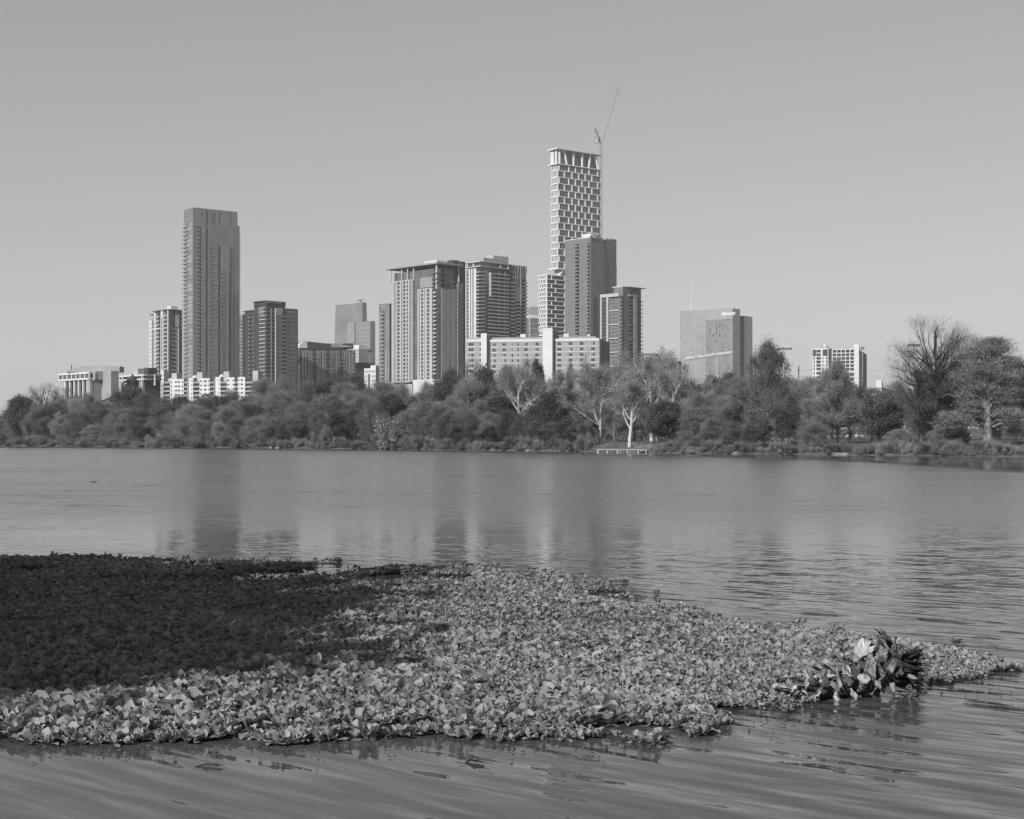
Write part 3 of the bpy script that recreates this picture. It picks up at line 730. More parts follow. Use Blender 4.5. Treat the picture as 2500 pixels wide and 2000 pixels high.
    b.plan('roof_plant', M_DARK, 2, 9, 8, 14, b.Z(637), b.Z(632)); b.slabs('floor_line', M_MID, 'R', 1119, 1131, 700, 930, 22, 0.25, 0, 0.15)
    # base
    b.sub(1067, 1045)
    b.plan('podium', M_WHITE, -3, 3, 0, b.S('L', 1016), 0, b.Z(926)); b.plan('podium', M_PALE, -3, 0, b.S('L', 1014), b.S('L', 955), 0, b.Z(935))
    b.plan('podium_canopy', M_GREY, -5, 0, b.S('L', 1014), b.S('L', 950), b.Z(932), b.Z(930))
    b.window('L', b.S('L', 1066), b.S('L', 1056), b.Z(924), b.Z(917), 0.1)
    b.finish()
central_tower()

# 11. tower with white piers and banded balconies
def banded_tower():
    b = Bld('apartment_tower', 'tower banded with pale balconies and white piers, right of the broad central tower', 'building', 1173, 1250, 43)
    S = b.S; Z = b.Z; R = S('R', 1286); L = S('L', 1138)
    b.plan('wall', M_DARK, 0.6, R, 0.6, L, 0, Z(657)); b.plan('glass_wall', M_GLASS, 1.5, S('R', 1240), 1.5, L-0.5, Z(657), Z(641))
    b.plan('roof', M_WHITE, -1.8, S('R', 1247), -1.8, S('L', 1134.5), Z(639.5), Z(638)); b.plan('roof', M_WHITE, -1.8, S('R', 1241), -1.8, S('L', 1134.5), Z(651), Z(649.5))
    for p in (1219, 1237): b.fb('column', M_WHITE, 'R', S('R', p), S('R', p)+0.9, Z(650), Z(639.5), 0.4, 1.4)
    b.fb('column', M_WHITE, 'L', S('L', 1157), S('L', 1155), Z(650), Z(639.5), -1.4, 0.4)
    for p0, p1 in ((1147.2, 1150.5), (1153, 1156), (1159, 1164.5)): b.fb('pier', M_WHITE, 'L', S('L', p1), S('L', p0), 0, Z(654), 0, 1.3)
    n = 27; y0, y1 = 656, 656+27*8.9
    b.slabs('floor_slab', M_WHITE, 'L', 1138.5, 1147, y0, y1, n, 0.35, 0, 0.9)
    b.balcs('L', 1173, 1165, y0, y1, n, M_WHITE, 1.6, 0.5)
    b.balcs('R', 1172.6, 1183, y0, y1, n, M_PALE, 1.6, 1.1)
    for p0, p1 in ((1139, 1147), (1151, 1153), (1156.5, 1159)): b.wgrid('L', p0, p1, 1, y0, y1, n, 0.9, 0.7, 0.1, M_GLASS)
    b.balcs('R', 1197.5, 1216.5, 658, 722, 7, M_PALE, 1.5, 1.0); b.balcs('R', 1217.5, 1241, 658, 722, 7, M_PALE, 1.5, 1.0)
    b.balcs('R', 1188, 1207, 722, y1, 20, M_PALE, 1.5, 1.1); b.balcs('R', 1209, 1241, 722, y1, 20, M_PALE, 1.5, 1.1)
    b.fb('pier', M_WHITE, 'R', S('R', 1194.5), S('R', 1197.5), Z(722), Z(663), 0, 1.2)
    for p in (1216.5, 1231): b.fb('pier', M_PALE, 'R', S('R', p), S('R', p)+0.6, Z(895 if p < 1220 else 895), Z(656), 0, 0.8)
    b.fb('glass_wall', M_GLASSM, 'R', S('R', 1184), S('R', 1194), Z(722), Z(657), 0, 0.2)
    b.balcs('R', 1246, 1256, 675, y1, 24, M_PALE, 1.4, 0.9); b.balcs('R', 1258, 1268, 728, y1, 19, M_PALE, 1.4, 0.9); b.balcs('R', 1277.5, 1286.5, 672, y1, 25, M_PALE, 1.4, 0.9)
    b.fb('glass_wall', M_GLASSM, 'R', S('R', 1257), S('R', 1276), Z(728), Z(657), 0, 0.2)
    b.fb('pier', M_GREY, 'R', S('R', 1270.5), S('R', 1272), 0, Z(640), 0, 0.6)
    b.plan('wall', M_MID, S('R', 1244), R, 0.2, L-3, Z(657), Z(638)); b.fb('wall', M_GLASS, 'R', S('R', 1268), S('R', 1286), Z(655), Z(647), -0.1, 0.1)
    for p in (1252, 1258, 1264, 1270, 1276, 1282): b.fb('mullion', M_GREY, 'R', S('R', p), S('R', p)+0.6, Z(672), Z(639), 0, 0.4)
    b.plan('roof_plant', M_GREY, 6, S('R', 1238), 3, 12, Z(641), Z(627)); b.plan('roof_plant', M_PALE, S('R', 1214), S('R', 1247)+2, 5, 13, Z(641), Z(617.5))
    b.finish()
banded_tower()

def far_dome():
    b = Bld('office_building', 'low far building with grey barrel roof, in the slot left of the tallest skyscraper', 'building', 1293, 1800, 20)
    S = b.S; Z = b.Z; R = S('R', 1330)
    b.plan('wall', M_GLASS, 0, R, 0, 20, 0, Z(777)); b.plan('beam', M_WHITE, -1.5, R, -1, 20, Z(777), Z(769))
    mb = b._m('roof', M_GREY); pr = [(-1, Z(769)), (-1, Z(752)), (4, Z(748)), (10, Z(749)), (R, Z(756)), (R, Z(769))]; k = len(mb.v); n = len(pr)
    mb.v += [(x, 0.5, z) for x, z in pr]+[(x, 18, z) for x, z in pr]
    mb.f += [tuple(range(k, k+n)), tuple(range(k+2*n-1, k+n-1, -1))]+[(k+(i+1) % n, k+i, k+n+i, k+n+(i+1) % n) for i in range(n)]
    b.fb('pier', M_PALE, 'R', -1, 0.8, 0, Z(777), 0, 0.8); b.slabs('floor_line', M_PALE, 'R', 1294, 1320, 790, 830, 3, 0.6, 0, 0.4); b.finish()
far_dome()

# 13. the checkered, stacked white tower
def stacked_tower():
    b = Bld('skyscraper', 'tallest skyscraper, offset glass blocks in a white checkered frame with a slanted open crown', 'building', 1362, 1250, 38)
    S = b.S; Z = b.Z
    L = S('L', 1346); R = S('R', 1468)
    M = M_BRIGHT
    ztop = Z(400); zb = Z(655)
    b.plan('core', M_GLASS, 0.7, R-0.4, 0.7, L, zb, ztop)
    n = 16; h = (ztop-zb)/n
    for i in range(n+1):
        z = zb+h*i; o = 0.35 if i % 2 else 0.0
        b.plan('frame', M, -0.3-o, R, -0.3, L+0.3, z-0.31, z+0.31)
    cols_a = [1371, 1388, 1405, 1422, 1444, 1466]; cols_b = [1361.5, 1378, 1396, 1412.5, 1429, 1445.5, 1466.5]
    cols_a = [1365, 1388.5, 1405, 1421, 1438, 1459]; cols_b = [1361.5, 1378, 1396.5, 1413, 1429, 1445, 1467]
    for i in range(n):
        z0, z1 = zb+h*i+0.28, zb+h*(i+1)-0.28; cs = cols_a if (n-1-i) % 2 == 0 else cols_b
        xs = [S('R', p) for p in cs]
        for x in xs: b.fb('frame', M, 'R', max(x-0.42, -0.3), min(x+0.48, R), z0, z1, -0.4, 0.28)
        for x0, x1 in zip(xs, xs[1:]+([R] if cs is cols_a else [])):
            if x1-x0 > 1.5: b.window('R', x0+0.5, x1-0.45, z0+0.05, z1-0.05, -0.45, M_GLASS)
            m = M_MID if RB.random() < .5 else M_DARK
            b.fb('mullion', m, 'R', x1-(x1-x0)*0.3, x1-0.45, z0, z1, -0.45, -0.35)
        k = 5
        for j in range(k+1):
            y = L*(j+(0.35 if i % 2 else 0))/k
            if y <= L: b.fb('frame', M, 'L', y, y+0.35, z0, z1, -0.4, 0.28)
        for j in range(k):
            y = L*(j+(0.35 if i % 2 else 0))/k; y1 = min(L, y+L/k); b.item('window', [(M_GLASS, 'L', y+0.6, y1-0.05, z0+0.05, z1-0.05, -0.6, -0.42)])
    # crown
    zc0, zc1 = ztop+0.3, Z(364)
    b.plan('core', M_GLASS, 3.2, R-1.5, 2.5, L-0.5, zc0, zc1-2.2)
    mb = b._m('crown_roof', M); xl, yl = -2.8, L+2.0
    mb.prism([(xl, -2.5), (R, -2.5), (R, yl), (xl, yl)], Z(364.5), Z(362.5))
    for p, q in ((1383.5, 1377), (1400, 1400), (1421, 1421), (1437, 1441.5), (1459.5, 1453.5), (1352+14, 1352+14)):
        x0, x1 = S('R', p)-1.1, S('R', q)-1.1; mbk = MB(); k = 0
        for yy in (-0.9, 0.1):
            mbk.v += [(x0+.3, yy, zc0), (x0+1.5, yy, zc0), (x1+1.6, yy, zc1), (x1+.3, yy, zc1)]
        mbk.f += [(k, k+1, k+2, k+3), (k+7, k+6, k+5, k+4), (k+1, k+5, k+6, k+2), (k+4, k, k+3, k+7)]; mbk.build('crown_strut', M, b.root)
    for y in (1.5, 5.5, L-1): b.fb('crown_strut', M, 'L', y, y+1.2, zc0, zc1, -0.6, 0.5)
    b.plan('frame', M, -1.8, R, -0.8, L+2.5, ztop-0.3, ztop+0.35)
    # recessed storey and lower block
    b.plan('core', M_PALE, 3.5, R, 3, L, Z(671), zb)
    b.plan('frame', M, -1.5, S('R', 1382), -0.8, L+2, zb-0.6, zb+0.2)
    b._m('transfer_truss', M).tube((2, 1, Z(671)), (8, 1, zb), 0.9, 0.9, 5).tube((14, 1, Z(671)), (8, 1, zb), 0.9, 0.9, 5)
    b.sub(1335, 1238)
    L2 = b.S('L', 1316); R2 = b.S('R', 1382)+6; zt = b.Z(671); zb2 = b.Z(818); n2 = 14; h2 = (zt-zb2)/n2
    b.plan('core', M_GLASS, 0.6, R2, 0.6, L2, 0, zt)
    for i in range(n2+1):
        z = zb2+h2*i; b.plan('frame', M, -0.3, R2, -0.3, L2+0.3, z-0.28, z+0.28)
    for i in range(n2):
        z0, z1 = zb2+h2*i+0.25, zb2+h2*(i+1)-0.25; k = (n2-1-i) % 2
        ps = [1335.2, 1346.5, 1378] if k == 0 else [1335.2, 1356.5, 1380]
        for p in ps: b.fb('frame', M, 'R', max(-0.3, b.S('R', p)-0.3), b.S('R', p)+0.4, z0, z1, -0.3, 0.28)
        for p0, p1 in zip(ps, ps[1:]): b.window('R', b.S('R', p0)+0.45, b.S('R', p1)-0.35, z0+0.05, z1-0.05, -0.4)
        for j in (0, 1, 2, 3):
            y = L2*(j+0.4*k)/3.2
            if y < L2: b.fb('frame', M, 'L', y, y+0.5, z0, z1, -0.3, 0.28)
        b.fb('curtain_panel', M_BLIND_REFL, 'L', 0.4, L2-0.2, z0, z1, -0.55, -0.4)
    b.finish()
stacked_tower()

# 14. dark brick tower in front of it
def brick_tower():
    b = Bld('apartment_tower', 'plain dark brick tower with two balcony columns, in front of the tallest skyscraper', 'building', 1442, 1130, 44)
    S = b.S; Z = b.Z; L = S('L', 1379.5); R = S('R', 1505)
    b.plan('wall', M_BRICK, 0, R, 0, L, 0, Z(580)); b.plan('parapet', M_WHITE, 0.3, 1.0, 0.3, L, Z(580), Z(578.5))
    for p0, p1 in ((1404.5, 1413.5), (1433.5, 1440.5)):
        a, c = S('L', p1), S('L', p0); n = 28; z0, z1 = Z(836), Z(590); h = (z1-z0)/n
        b.fb('recess', M_WIN, 'L', a, c, z0, z1, -0.3, 0.03)
        for i in range(n+1):
            b.fb('wall', M_BRICK, 'L', a, c, z0+h*i-0.6, z0+h*i, 0.03, 0.10)
            if i < n: b.item('balcony', [(M_GREY, 'L', a, c, z0+h*i, z0+h*i+0.25, 0.1, 1.1), (M_MID, 'L', a, c, z0+h*i+.26, z0+h*i+1.0, 1.0, 1.08)])
    b.wgrid('L', 1424.5, 1430, 2, 692, 700, 1, 0.7, 0.8, 0.05, M_BLIND_REFL); b.wgrid('L', 1397, 1402, 2, 750, 756, 1, 0.7, 0.8, 0.05, M_BLIND_REFL); b.wgrid('L', 1396, 1401, 1, 758, 764, 1, 0.7, 0.8, 0.05, M_BLIND_REFL)
    b.wgrid('L', 1416, 1431, 3, 598, 836, 27, 0.12, 0.25, 0.04, M_DARK)
    b.fb('recess', M_WIN, 'R', S('R', 1475), S('R', 1479.5), Z(830), Z(595), -0.3, 0.04); b.balcs('R', 1475, 1479.5, 597, 832, 27, M_MID, 0.8)
    for p0, p1, yt in ((1446.5, 1455, 581), (1461.5, 1464, 580), (1470.5, 1481, 583), (1486.5, 1489, 581)): b.window('R', S('R', p0), S('R', p1), Z(yt+8), Z(yt), 0.06, M_WIN)
    for p0, p1 in ((1442.5, 1446), (1456, 1461), (1465, 1470), (1482, 1486), (1490, 1505)): b.fb('parapet', M_BRICK, 'R', S('R', p0), S('R', p1), Z(580), Z(576.5), -1.5, 0)
    for p in (1450, 1453, 1457, 1463, 1468): b.fb('recess', M_DARK, 'R', S('R', p), S('R', p)+0.8, 0, Z(727), -0.2, 0.05)
    b.slabs('floor_line', M_MID, 'R', 1490, 1505, 600, 830, 26, 0.2, 0, 0.1); b.balcs('R', 1503, 1505.5, 640, 830, 21, M_BRICK, 0.6)
    b.plan('roof_plant', M_WHITE, 1.0, 7, 0.8, S('L', 1420), Z(580), Z(569)); b.plan('roof_plant', M_GREY, 7, 12, 2, 12, Z(580), Z(571)); b.finish()
brick_tower()

# 15. lower brick tower with the white U frame
def framed_tower():
    b = Bld('apartment_tower', 'shorter dark tower with pale inset frames and a roof slab jutting right', 'building', 1521, 1040, 45)
    S = b.S; Z = b.Z; L = S('L', 1467.5); R = S('R', 1566)
    b.plan('wall', M_BRICK, 0.4, R, 0.4, S('L', 1498), 0, Z(700)); b.plan('wall', M_BRICK, 0.5, R-3, 0.5, L, 0, Z(722))
    b.plan('roof', M_WHITE, 0.5, 8, 1.5, S('L', 1494), Z(700), Z(698)); b.plan('roof', M_GREY, 4, S('R', 1574), -1.2, 10, Z(700), Z(698.6))
    F_ = M_PALE
    for p0, p1, yb in ((1467.5, 1471.5, 832), (1483, 1487.5, 832)): b.fb('frame', F_, 'L', S('L', p1), S('L', p0), Z(yb), Z(722), 0, 1.2)
    b.fb('frame', F_, 'L', S('L', 1513), S('L', 1467.5), Z(723), Z(715), 0, 1.2)
    b.balcs('L', 1483, 1472, 726, 832, 12, M_MID, 1.0, 1.1, M_DARK)
    b.fb('recess', M_DARK, 'L', S('L', 1520.5), S('L', 1513), 0, Z(722), -0.4, 0.1); b.balcs('L', 1520, 1514, 726, 920, 22, M_MID, 0.7, 1.0)
    for y in (757, 791, 825, 859, 893): b.fb('string_course', M_WHITE, 'L', S('L', 1511), S('L', 1488.5), Z(y)-0.25, Z(y)+0.25, 0, 0.5)
    b.wgrid('L', 1491, 1509, 5, 726, 920, 22, 0.35, 0.3, 0.05, M_GLASS)
    b.fb('recess', M_DARK, 'R', S('R', 1534.5), S('R', 1543.5), 0, Z(712), -0.4, 0.05); b.balcs('R', 1535, 1543.5, 724, 920, 22, M_MID, 0.9, 1.0)
    b.fb('frame', M_LBRICK, 'R', S('R', 1545.5), S('R', 1553.5), 0, Z(717), 0, 1.0); b.fb('frame', M_LBRICK, 'R', S('R', 1533.5), S('R', 1545.5), Z(722), Z(717), 0, 1.0)
    for y in (757, 791, 825, 859, 893): b.fb('string_course', M_GREY, 'R', S('R', 1533.5), S('R', 1544), Z(y)-0.2, Z(y)+0.2, 0, 0.95)
    b.slabs('floor_line', M_DARK, 'R', 1554, 1566, 724, 920, 22, 0.3, 0, 0.15); b.balcs('R', 1564.5, 1567.5, 724, 920, 20, M_BRICK, 0.7); b.finish()
framed_tower()

# 16. long pale hotel slab
def pale_slab():
    b = Bld('hotel', 'long pale brick slab with rows of square windows and two white stair towers', 'building', 1463, 800, 78)
    S = lambda p: b.S('L', p)
    def z(py, p): return b.Z(py, 'L', S(p))
    def wing(p0, p1, ytop, m=M_LBRICK):
        t0, t1 = S(p1), S(p0); zt = z(ytop, (p0+p1)/2)
        b.plan('wall', m, 0, 16, t0, t1, 0, zt)
        b.fb('parapet', M_WHITE, 'L', t0, t1, zt-1.3, zt+0.1, -0.4, 0.25)
        for r in range(5): b.fb('string_course', M_WHITE, 'L', t0, t1, zt-1.0-2.95*(r+1)-0.18, zt-1.0-2.95*(r+1)+0.05, 0, 0.08)
        return zt
    def wins(zt, ps):
        for p, wd in ps:
            for r in range(6):
                zc = zt-2.75-2.95*r; a, c = S(p+wd/2), S(p-wd/2)
                m = M_WIN if RB.random() < 0.6 else M_BLIND_REFL if RB.random() < .5 else M_GLASSM
                if wd > 5:
                    q = a+(c-a)*0.42
                    b.item('window', [(m, 'L', q+0.12, c, zc-0.85, zc+0.85, -0.1, 0.03), (M_WIN, 'L', a, q, zc-0.85, zc+0.85, -0.1, 0.03)])
                else: b.item('window', [(m, 'L', a, c, zc-0.85, zc+0.85, -0.1, 0.03)])
                b.fb('spandrel', M_WHITE, 'L', a, c, zc-1.45, zc-0.9, 0, 0.10)
    zt = wing(1139, 1177, 829); wins(zt, [(1150, 12), (1173, 4)])
    zt = wing(1196, 1327, 829); wins(zt, [(1206, 8), (1231, 8), (1251, 3.5), (1265, 3.5), (1284, 8), (1311, 8)])
    zt = wing(1350, 1463, 827); wins(zt, [(1365.5, 8.5), (1393, 8.5), (1420, 8.5), (1447.5, 8.5)])
    for p0, p1, y in ((1177, 1191, 815.5), (1327, 1351, 803)):
        b.plan('stair_tower', M_WHITE, -3, 5, S(p1), S(p0), 0, z(y, p0)); b.plan('stair_cap', M_WHITE, -1, 2, S(p1)+1, S(p0)-1, z(y, p0), z(y-1.5, p0))
    b.plan('stair_tower', M_MID, -1.0, 5, S(1195.5), S(1191), 0, z(822, 1191)); b.plan('stair_tower', M_MID, 1.5, 8, S(1356), S(1351), 0, z(806, 1351))  # right sides of both stair towers: their shade put into a mid grey
    b.plan('roof_plant', M_GREY, 3, 12, S(1327), S(1139), z(829, 1200), z(823.5, 1200)); b.plan('roof_plant', M_GREY, 3, 12, S(1452), S(1356), z(827, 1400), z(821, 1400))
    for p, q, y in ((1267, 1280, 815), (1373, 1386, 814)): b.plan('roof_plant', M_WHITE, 3.5, 7, S(q), S(p), z(824, p), z(y, p))
    b._m('roof_vent', M_WHITE).lathe((4, S(1435), z(821, 1435)), [(0.9, 0), (0.7, 0.8), (0.3, 1.4)], 8)
    R = b.S('R', 1487); b.plan('wall', M_BRICK, 0.2, R, -0.02-0.4, 0.0, 0, z(827, 1463))  # end face turned from the sun, its shade put into darker brick
    b.fb('recess', M_DARK, 'R', b.S('R', 1474.5), b.S('R', 1475.5), 0, z(830, 1463), 0.4, 0.46)
    b.finish()
pale_slab()

# 17. the big hotel far right of the group, with its script sign and mast
def sign_hotel():
    b = Bld('hotel', 'wide grey glass hotel with white script lettering near its top right corner', 'building', 1789, 1800, 50)
    S = b.S; Z = b.Z; L = S('L', 1723); zt = Z(753)
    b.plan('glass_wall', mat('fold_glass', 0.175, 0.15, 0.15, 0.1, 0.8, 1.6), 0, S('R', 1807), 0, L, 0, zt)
    # the folded left half turns a little more to the sun, that light also put into paler glass
    k = (1660-CX)/F; v2 = (-0.93, 0.365)
    a1, b1 = b.a0, b.b0
    px0 = b.Ox+b.v[0]*L, b.Oy+b.v[1]*L
    s = (k*px0[1]-px0[0])/(v2[0]-k*v2[1]); q = (px0[0]+v2[0]*s-b.Ox, px0[1]+v2[1]*s-b.Oy)
    la, lb = q[0]*b.u[0]+q[1]*b.u[1], q[0]*b.v[0]+q[1]*b.v[1]
    mglf = mat('sunlit_fold_glass', 0.225, 0.2, 0.10, 0.05, 0.8, 1.6)
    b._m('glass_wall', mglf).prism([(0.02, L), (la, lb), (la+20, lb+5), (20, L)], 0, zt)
    n = 22; h = (Z(775)-Z(940))/n
    for i in range(9):
        for j in range(n):
            if RB.random() < 0.24:
                t = L*(i+0.5)/9; z = Z(940)+h*j; b.window('L', t-1.0, t+0.8, z+0.4, z+h*0.8, 0.05, M_WIN if RB.random() < .7 else M_GLASS)
    for p in range(1724, 1789, 4): b.fb('mullion', M_GREY, 'L', S('L', p), S('L', p)+0.5, 0, Z(778), 0, 0.25)
    b.fb('parapet', M_GREY, 'L', 0, L, Z(778), zt+0.5, -0.3, 0.15)
    for y in range(785, 940, 7): b.fb('floor_line', M_MID, 'L', 0.2, L-0.2, Z(y), Z(y)+0.35, 0, 0.12)
    vl = Vector((la, lb-L, 0)); ln_ = vl.length; vd = vl/ln_; nd_ = Vector((-vd.y, vd.x, 0)); nd_ = nd_ if nd_.x < 0 else -nd_
    def lp(s0, s1, z0, z1, part, m, dd):
        q = MB(); a_, c_ = Vector((0.02, L, 0))+vd*s0, Vector((0.02, L, 0))+vd*s1; q.prism([tuple((a_+nd_*dd).xy), tuple((c_+nd_*dd).xy), tuple((c_-nd_*0.3).xy), tuple((a_-nd_*0.3).xy)], z0, z1); q.build(part, m, b.root)
    for i in range(14): lp(ln_*(i+.4)/14, ln_*(i+.4)/14+0.4, 0, Z(778), 'mullion', M_PALE, 0.2)
    for i in range(26): 
        s0 = ln_*RB.randrange(14)/14+0.9; z = Z(940)+h*RB.randrange(n); lp(s0, s0+1.4, z+.4, z+h*.8, 'window', M_GLASS, 0.06)
    b.sub(1807, 1815); b.plan('glass_wall', M_DARK, 0, b.S('R', 1818), 2, 20, 0, b.Z(770)); b.plan('glass_wall', M_GLASSL, b.S('R', 1818), b.S('R', 1838), 0.5, 20, 0, b.Z(770))
    b.sub(1789, 1800)
    cu = bpy.data.curves.new('sign_lettering', 'FONT'); cu.body = 'Fairmont'; cu.size = 6.2; cu.shear = 0.45; cu.extrude = 0.15; cu.space_character = 0.86; cu.offset = 0.10
    cu.materials.append(mat('white_sign', 0.75, 0.5, 0.02))
    tmp = bpy.data.objects.new('tmp_text', cu); COL.objects.link(tmp); dg = bpy.context.evaluated_depsgraph_get()
    me = bpy.data.meshes.new_from_object(tmp.evaluated_get(dg)); bpy.data.objects.remove(tmp)
    o = link('sign_lettering', me, b.root)
    o.location = (-0.45, S('L', 1760), Z(769)); o.rotation_euler = (math.radians(90), 0, math.radians(-90))
    mb = MB(); zz = zt
    c = ((1688-CX)*1840/F-b.Ox, 1840-b.Oy); ca, cb = c[0]*b.u[0]+c[1]*b.u[1], c[0]*b.v[0]+c[1]*b.v[1]
    zm = H+(HZ-683)*1840/F-b.base
    mb.tube((ca, cb, zt-3), (ca, cb, zt+(zm-zt)*0.45), 0.9, 0.8, 6).tube((ca, cb, zt+(zm-zt)*0.45), (ca, cb, zm), 0.35, 0.15, 5)
    mb.build('mast', M_WHITE, b.root); b.finish()
sign_hotel()

def small_right():
    b = Bld('office_building', 'small dark building with horizontal window bands, tucked against the left foot of the script-lettered hotel', 'building', 1658, 950, 62)
    b.plan('wall', M_DARK, 0, b.S('R', 1664), 0, b.S('L', 1635.5), 0, b.Z(885)); b.plan('roof', M_GREY, 0, 5, 0.5, b.S('L', 1638), b.Z(885), b.Z(881))
    b.slabs('floor_line', M_MID, 'L', 1657, 1637, 892, 935, 6, 0.5, 0, 0.12); b.wgrid('L', 1657, 1637, 4, 887, 935, 6, 0.7, 0.4, 0.08); b.finish()
    b = Bld('office_building', 'small round pale building with stepped window rings, right of the pale-framed tower', 'building', 1590, 1500, 45)
    mb = b._m('wall', M_PALE); mb.lathe((8, 8, 0), [(13, 0), (13, b.Z(876)), (10, b.Z(875.5)), (10, b.Z(870)), (8.5, b.Z(869.5)), (8.3, b.Z(865))], 24)
    mb = b._m('roof_edge', M_DARK); mb.lathe((8, 8, b.Z(866)), [(9.2, 0), (9.0, 1.3)], 24)
    for r, (py, rr) in enumerate(((882, 13.1), (890, 13.1), (898, 13.1), (906, 13.1), (873, 10.1))):
        for i in range(24):
            t = 2*math.pi*i/24; q = MB(); q.box(-0.2, 0.2, -0.9, 0.9, -1.0, 1.0)
            if math.cos(t+math.radians(45)+1.57) > -0.2 and (r*24+i) < 120:
                q.build('window', M_GREY, b.root, (8+rr*math.cos(t), 8+rr*math.sin(t), b.Z(py)), (0, 0, t))
    b.finish()
    b = Bld('office_building', 'white rooftop box on a long low pale building, just right of the white gridded tower', 'building', 2152, 900, 70)
    b.plan('wall', M_PALE, 0, b.S('R', 2205), 0, b.S('L', 2118), 0, b.Z(946)); b.plan('penthouse', M_WHITE, 1, 8, 0, b.S('L', 2138.5), b.Z(946), b.Z(929)); b.plan('roof_edge', M_WHITE, -0.6, b.S('R', 2200), -0.6, b.S('L', 2124), b.Z(947), b.Z(945))
    b.wgrid('L', 2150, 2122, 5, 949, 962, 1, 0.5, 0.5, 0.06); b.finish()
small_right()

# 22. white gridded tower on the right
def grid_tower():
    b = Bld('apartment_tower', 'white gridded tower standing apart at the right end of the skyline', 'building', 2096, 1000, 72)
    S = lambda p: b.S('L', p); Z = b.Z
    def z(py): return Z(py)
    b.plan('wall', M_WHITE, 0.5, 15, 0, S(2031), 0, z(852)); b.plan('wall', M_WHITE, -1.5, 12, S(2023), S(1984.5), 0, z(849))
    b.plan('recess', M_DARK, 0.2, 12, S(2031), S(2023), 0, z(850))
    rows = [(853.5+8.9*i, 6.8) for i in range(6)]+[(909.5+11.7*i, 9.0) for i in range(6)]
    cols = [(2034, 2042), (2044, 2052.5), (2055, 2063), (2065.5, 2073.5), (2076.5, 2084.5), (2087, 2095)]
    for y, hh in rows:
        for p0, p1 in cols: b.item('window', [(M_WIN, 'L', S(p1), S(p0), z(y+hh), z(y), -0.7, -0.42)]); 
    for p in (2031, 2042, 2053, 2063.5, 2074.5, 2085, 2095.5): b.fb('frame', M_WHITE, 'L', max(0, S(p+1.6)), S(p), 0, z(851), -0.5, 0.2)
    for y, hh in rows: b.fb('frame', M_WHITE, 'L', 0, S(2031), z(y), z(y)+0.5, -0.5, 0.1)
    b.plan('wall_panel', M_DARK, -1.56, -1.4, S(1993), S(1985), z(868), z(852)); b.plan('wall_panel', M_DARK, -1.56, -1.4, S(2021.5), S(2009), z(868), z(852))
    for i in range(12):
        y = 853+8.7*i if i < 6 else 907+10.5*(i-6)
        b.item('window', [(M_WIN, 'L', S(2004.5), S(1993.8), z(y+6.5), z(y), 1.4, 1.56)])
        if i > 1:
            b.item('window', [(M_WIN, 'L', S(1989.8), S(1987), z(y+6.5), z(y), 1.4, 1.56)]); b.item('window', [(M_WIN, 'L', S(2011), S(2008.5), z(y+6), z(y), 1.4, 1.56)]); b.item('window', [(M_WIN, 'L', S(2021), S(2017.5), z(y+6), z(y), 1.4, 1.56)])
    b.fb('stair_shaft', M_WHITE, 'R', 0.0, b.S('R', 2097.5), 0, z(841), -3, 0.3)
    R = b.S('R', 2115); b.fb('wall', M_LBRICK, 'R', 0.6, R, 0, z(853), -8, 0.1); b.fb('wall', M_DARK, 'R', b.S('R', 2108), R, 0, z(855), 0, 0.3)
    for i in range(12):
        y = 856+8.9*i if i < 6 else 909.5+11.7*(i-6)
        b.item('window', [(M_WIN, 'R', b.S('R', 2103.7), b.S('R', 2106.3), z(y+7), z(y), 0, 0.2)]); b.fb('floor_slab', M_PALE, 'R', b.S('R', 2107), R, z(y)+0.2, z(y)+0.5, 0.3, 0.4)
    b.plan('penthouse', M_WHITE, 0.8, 6, 0.5, S(2084), z(852), z(840.5)); b.plan('penthouse', M_GREY, 3, 8, S(2076), S(2058), z(852), z(848)); b.plan('penthouse', M_WHITE, 1, 8, S(2075+6), S(2075), z(852), z(849))
    b.plan('penthouse', M_PALE, 1, 6, S(2018), S(2008), z(849), z(846)); b.plan('penthouse', M_WHITE, 2, 5, S(2016), S(2009.5), z(846), z(838)); b.plan('penthouse', M_MID, 1, 6, S(2023.5), S(2005), z(846), z(845)); b.plan('penthouse', M_MID, 5, 10, -3, -1, z(852), z(846))
    b.finish()
grid_tower()

# ------------------------------------------------------------------ cranes
def lattice(mb, p0, p1, w, n, r=0.08, sides=4):
    p0 = Vector(p0); p1 = Vector(p1); d = (p1-p0).normalized(); a = d.cross(Vector((0.3, 1, 0.1))).normalized(); c = d.cross(a)
    cor = [a*(w/2)+c*(w/2), a*(-w/2)+c*(w/2), a*(-w/2)-c*(w/2), a*(w/2)-c*(w/2)]
    if sides == 3: cor = [a*(w/2)-c*(w/3), a*(-w/2)-c*(w/3), c*(w/2)]
    for q in cor: mb.tube(p0+q, p1+q, r, r, 4)
    for i in range(n):
        s0 = p0+(p1-p0)*(i/n); s1 = p0+(p1-p0)*((i+1)/n)
        for k in range(len(cor)):
            mb.tube(s0+cor[k], s1+cor[(k+1) % len(cor)], r*0.7, r*0.7, 3, False); mb.tube(s0+cor[k], s0+cor[(k+1) % len(cor)], r*0.7, r*0.7, 3, False)
